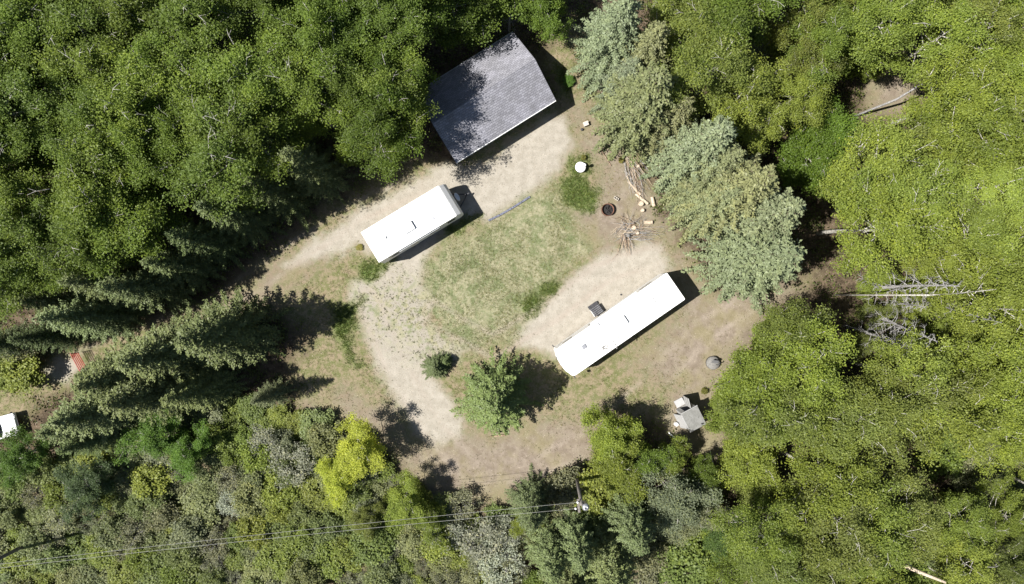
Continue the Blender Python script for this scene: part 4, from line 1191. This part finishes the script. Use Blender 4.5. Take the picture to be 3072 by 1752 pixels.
for s in (-1, 1):
    for wx in (1.4, -1.4):
        wh = MB().lathe([(0.0, -.11), (.29, -.11), (.33, -.06), (.33, .06), (.29, .11), (0.0, .11)], 22).obj("wheel", "black_rubber", g, True)
        wh.location = (wx, s * .82, .33); wh.rotation_euler = (math.pi / 2, 0, 0)
        MB().lathe([(0, -.12), (.18, -.12), (.19, -.112), (.19, .112), (.18, .12), (0, .12)], 16).obj("rim", "grey_metal", wh, True)
    MB().box((2.2, s * .62, .74), (.08, .3, .14)).obj("headlight", "grey_metal", g, bevel=.02)
    MB().box((.75, s * .98, 1.05), (.14, .2, .14)).obj("mirror", "dark_plastic", g, bevel=.03)
    MB().box((-.6, s * .745, 1.35), (1.5, .03, .36)).obj("window", "glass_dark", g)
MB().box((2.27, 0, .62), (.06, .8, .18)).obj("grille", "dark_plastic", g)

# ---------------------------------------------------------------- power line
p0, p1 = P(1728, 1418, -.1), P(1744, 1512, 8.4)
g = thing("utility_pole", "weathered wooden utility pole with grey transformer among the spruces", "utility pole", (p0.x, p0.y, 0))
q1 = p1 - Vector((p0.x, p0.y, 0)); q0 = p0 - Vector((p0.x, p0.y, 0))
MB().tube([q0, q0.lerp(q1, .5), q1 + Vector((0, 0, .1))], [.15, .135, .11], 12).obj("pole", "pole_wood", g, True)
tp = P(1755, 1516, 7.4) - Vector((p0.x, p0.y, 0))
tr_ = MB().lathe([(0, -.45), (.22, -.45), (.24, -.40), (.24, .38), (.26, .40), (.26, .45), (.10, .52), (0, .53)], 24, tp).obj("transformer", "grey_metal", g, True)
for s in (-.1, .1):
    MB().lathe([(0, .5), (.045, .5), (.06, .58), (.035, .62), (.06, .68), (.03, .74), (0, .75)], 12, tp + Vector((s, s * .6, 0))).obj("bushing", "white_paint", tr_, True)
MB().box(q1 + Vector((-.16, -.22, -.35)), (.16, .95, .1), math.radians(6)).obj("crossarm", "pole_wood", g)
MB().tube([q1 + Vector((0, 0, -.8)), tp + Vector((-.2, 0, .1))], .03, 6).obj("bracket", "grey_metal", g)
wstart = [P(1733, 1507, 8.15), P(1727, 1526, 8.0)]
for wsp in wstart:
    c_ = wsp - Vector((p0.x, p0.y, 0))
    MB().lathe([(0, -.1), (.05, -.1), (.08, -.04), (.05, 0), (.08, .05), (.04, .1), (0, .1)], 12, c_).obj("insulator", "white_paint", g, True)
b0 = P(115, 1615, -.1); top2 = P(-95, 1722, 7.4)
g2 = thing("utility_pole", "weathered wooden utility pole leaving the southwestern corner", "utility pole", (b0.x, b0.y, 0))
r1 = top2 - Vector((b0.x, b0.y, 0)); r1 = Vector((r1.x * .25, r1.y * .25, 7.6))
MB().tube([(0, 0, -.1), r1 * .5, r1], [.15, .135, .11], 12).obj("pole", "pole_wood", g2, True)
MB().box(r1 + Vector((0, 0, -.35)), (.16, .95, .1), math.radians(6)).obj("crossarm", "pole_wood", g2)
wend = [P(-100, 1704, 7.5), P(-100, 1715.5, 7.4)]
for i, (a, e) in enumerate(zip(wstart, wend)):
    pts = []
    for k in range(25):
        f = k / 24; p = a.lerp(e, f); p.z -= 4 * .45 * f * (1 - f); pts.append(p - a)
    o = MB().tube(pts, .012, 5).obj("power_wire", "wire_metal"); o.location = a
    tag(o, ("upper" if i == 0 else "lower") + " of the two pale wires strung between the utility poles", "wire", "wires between the poles")
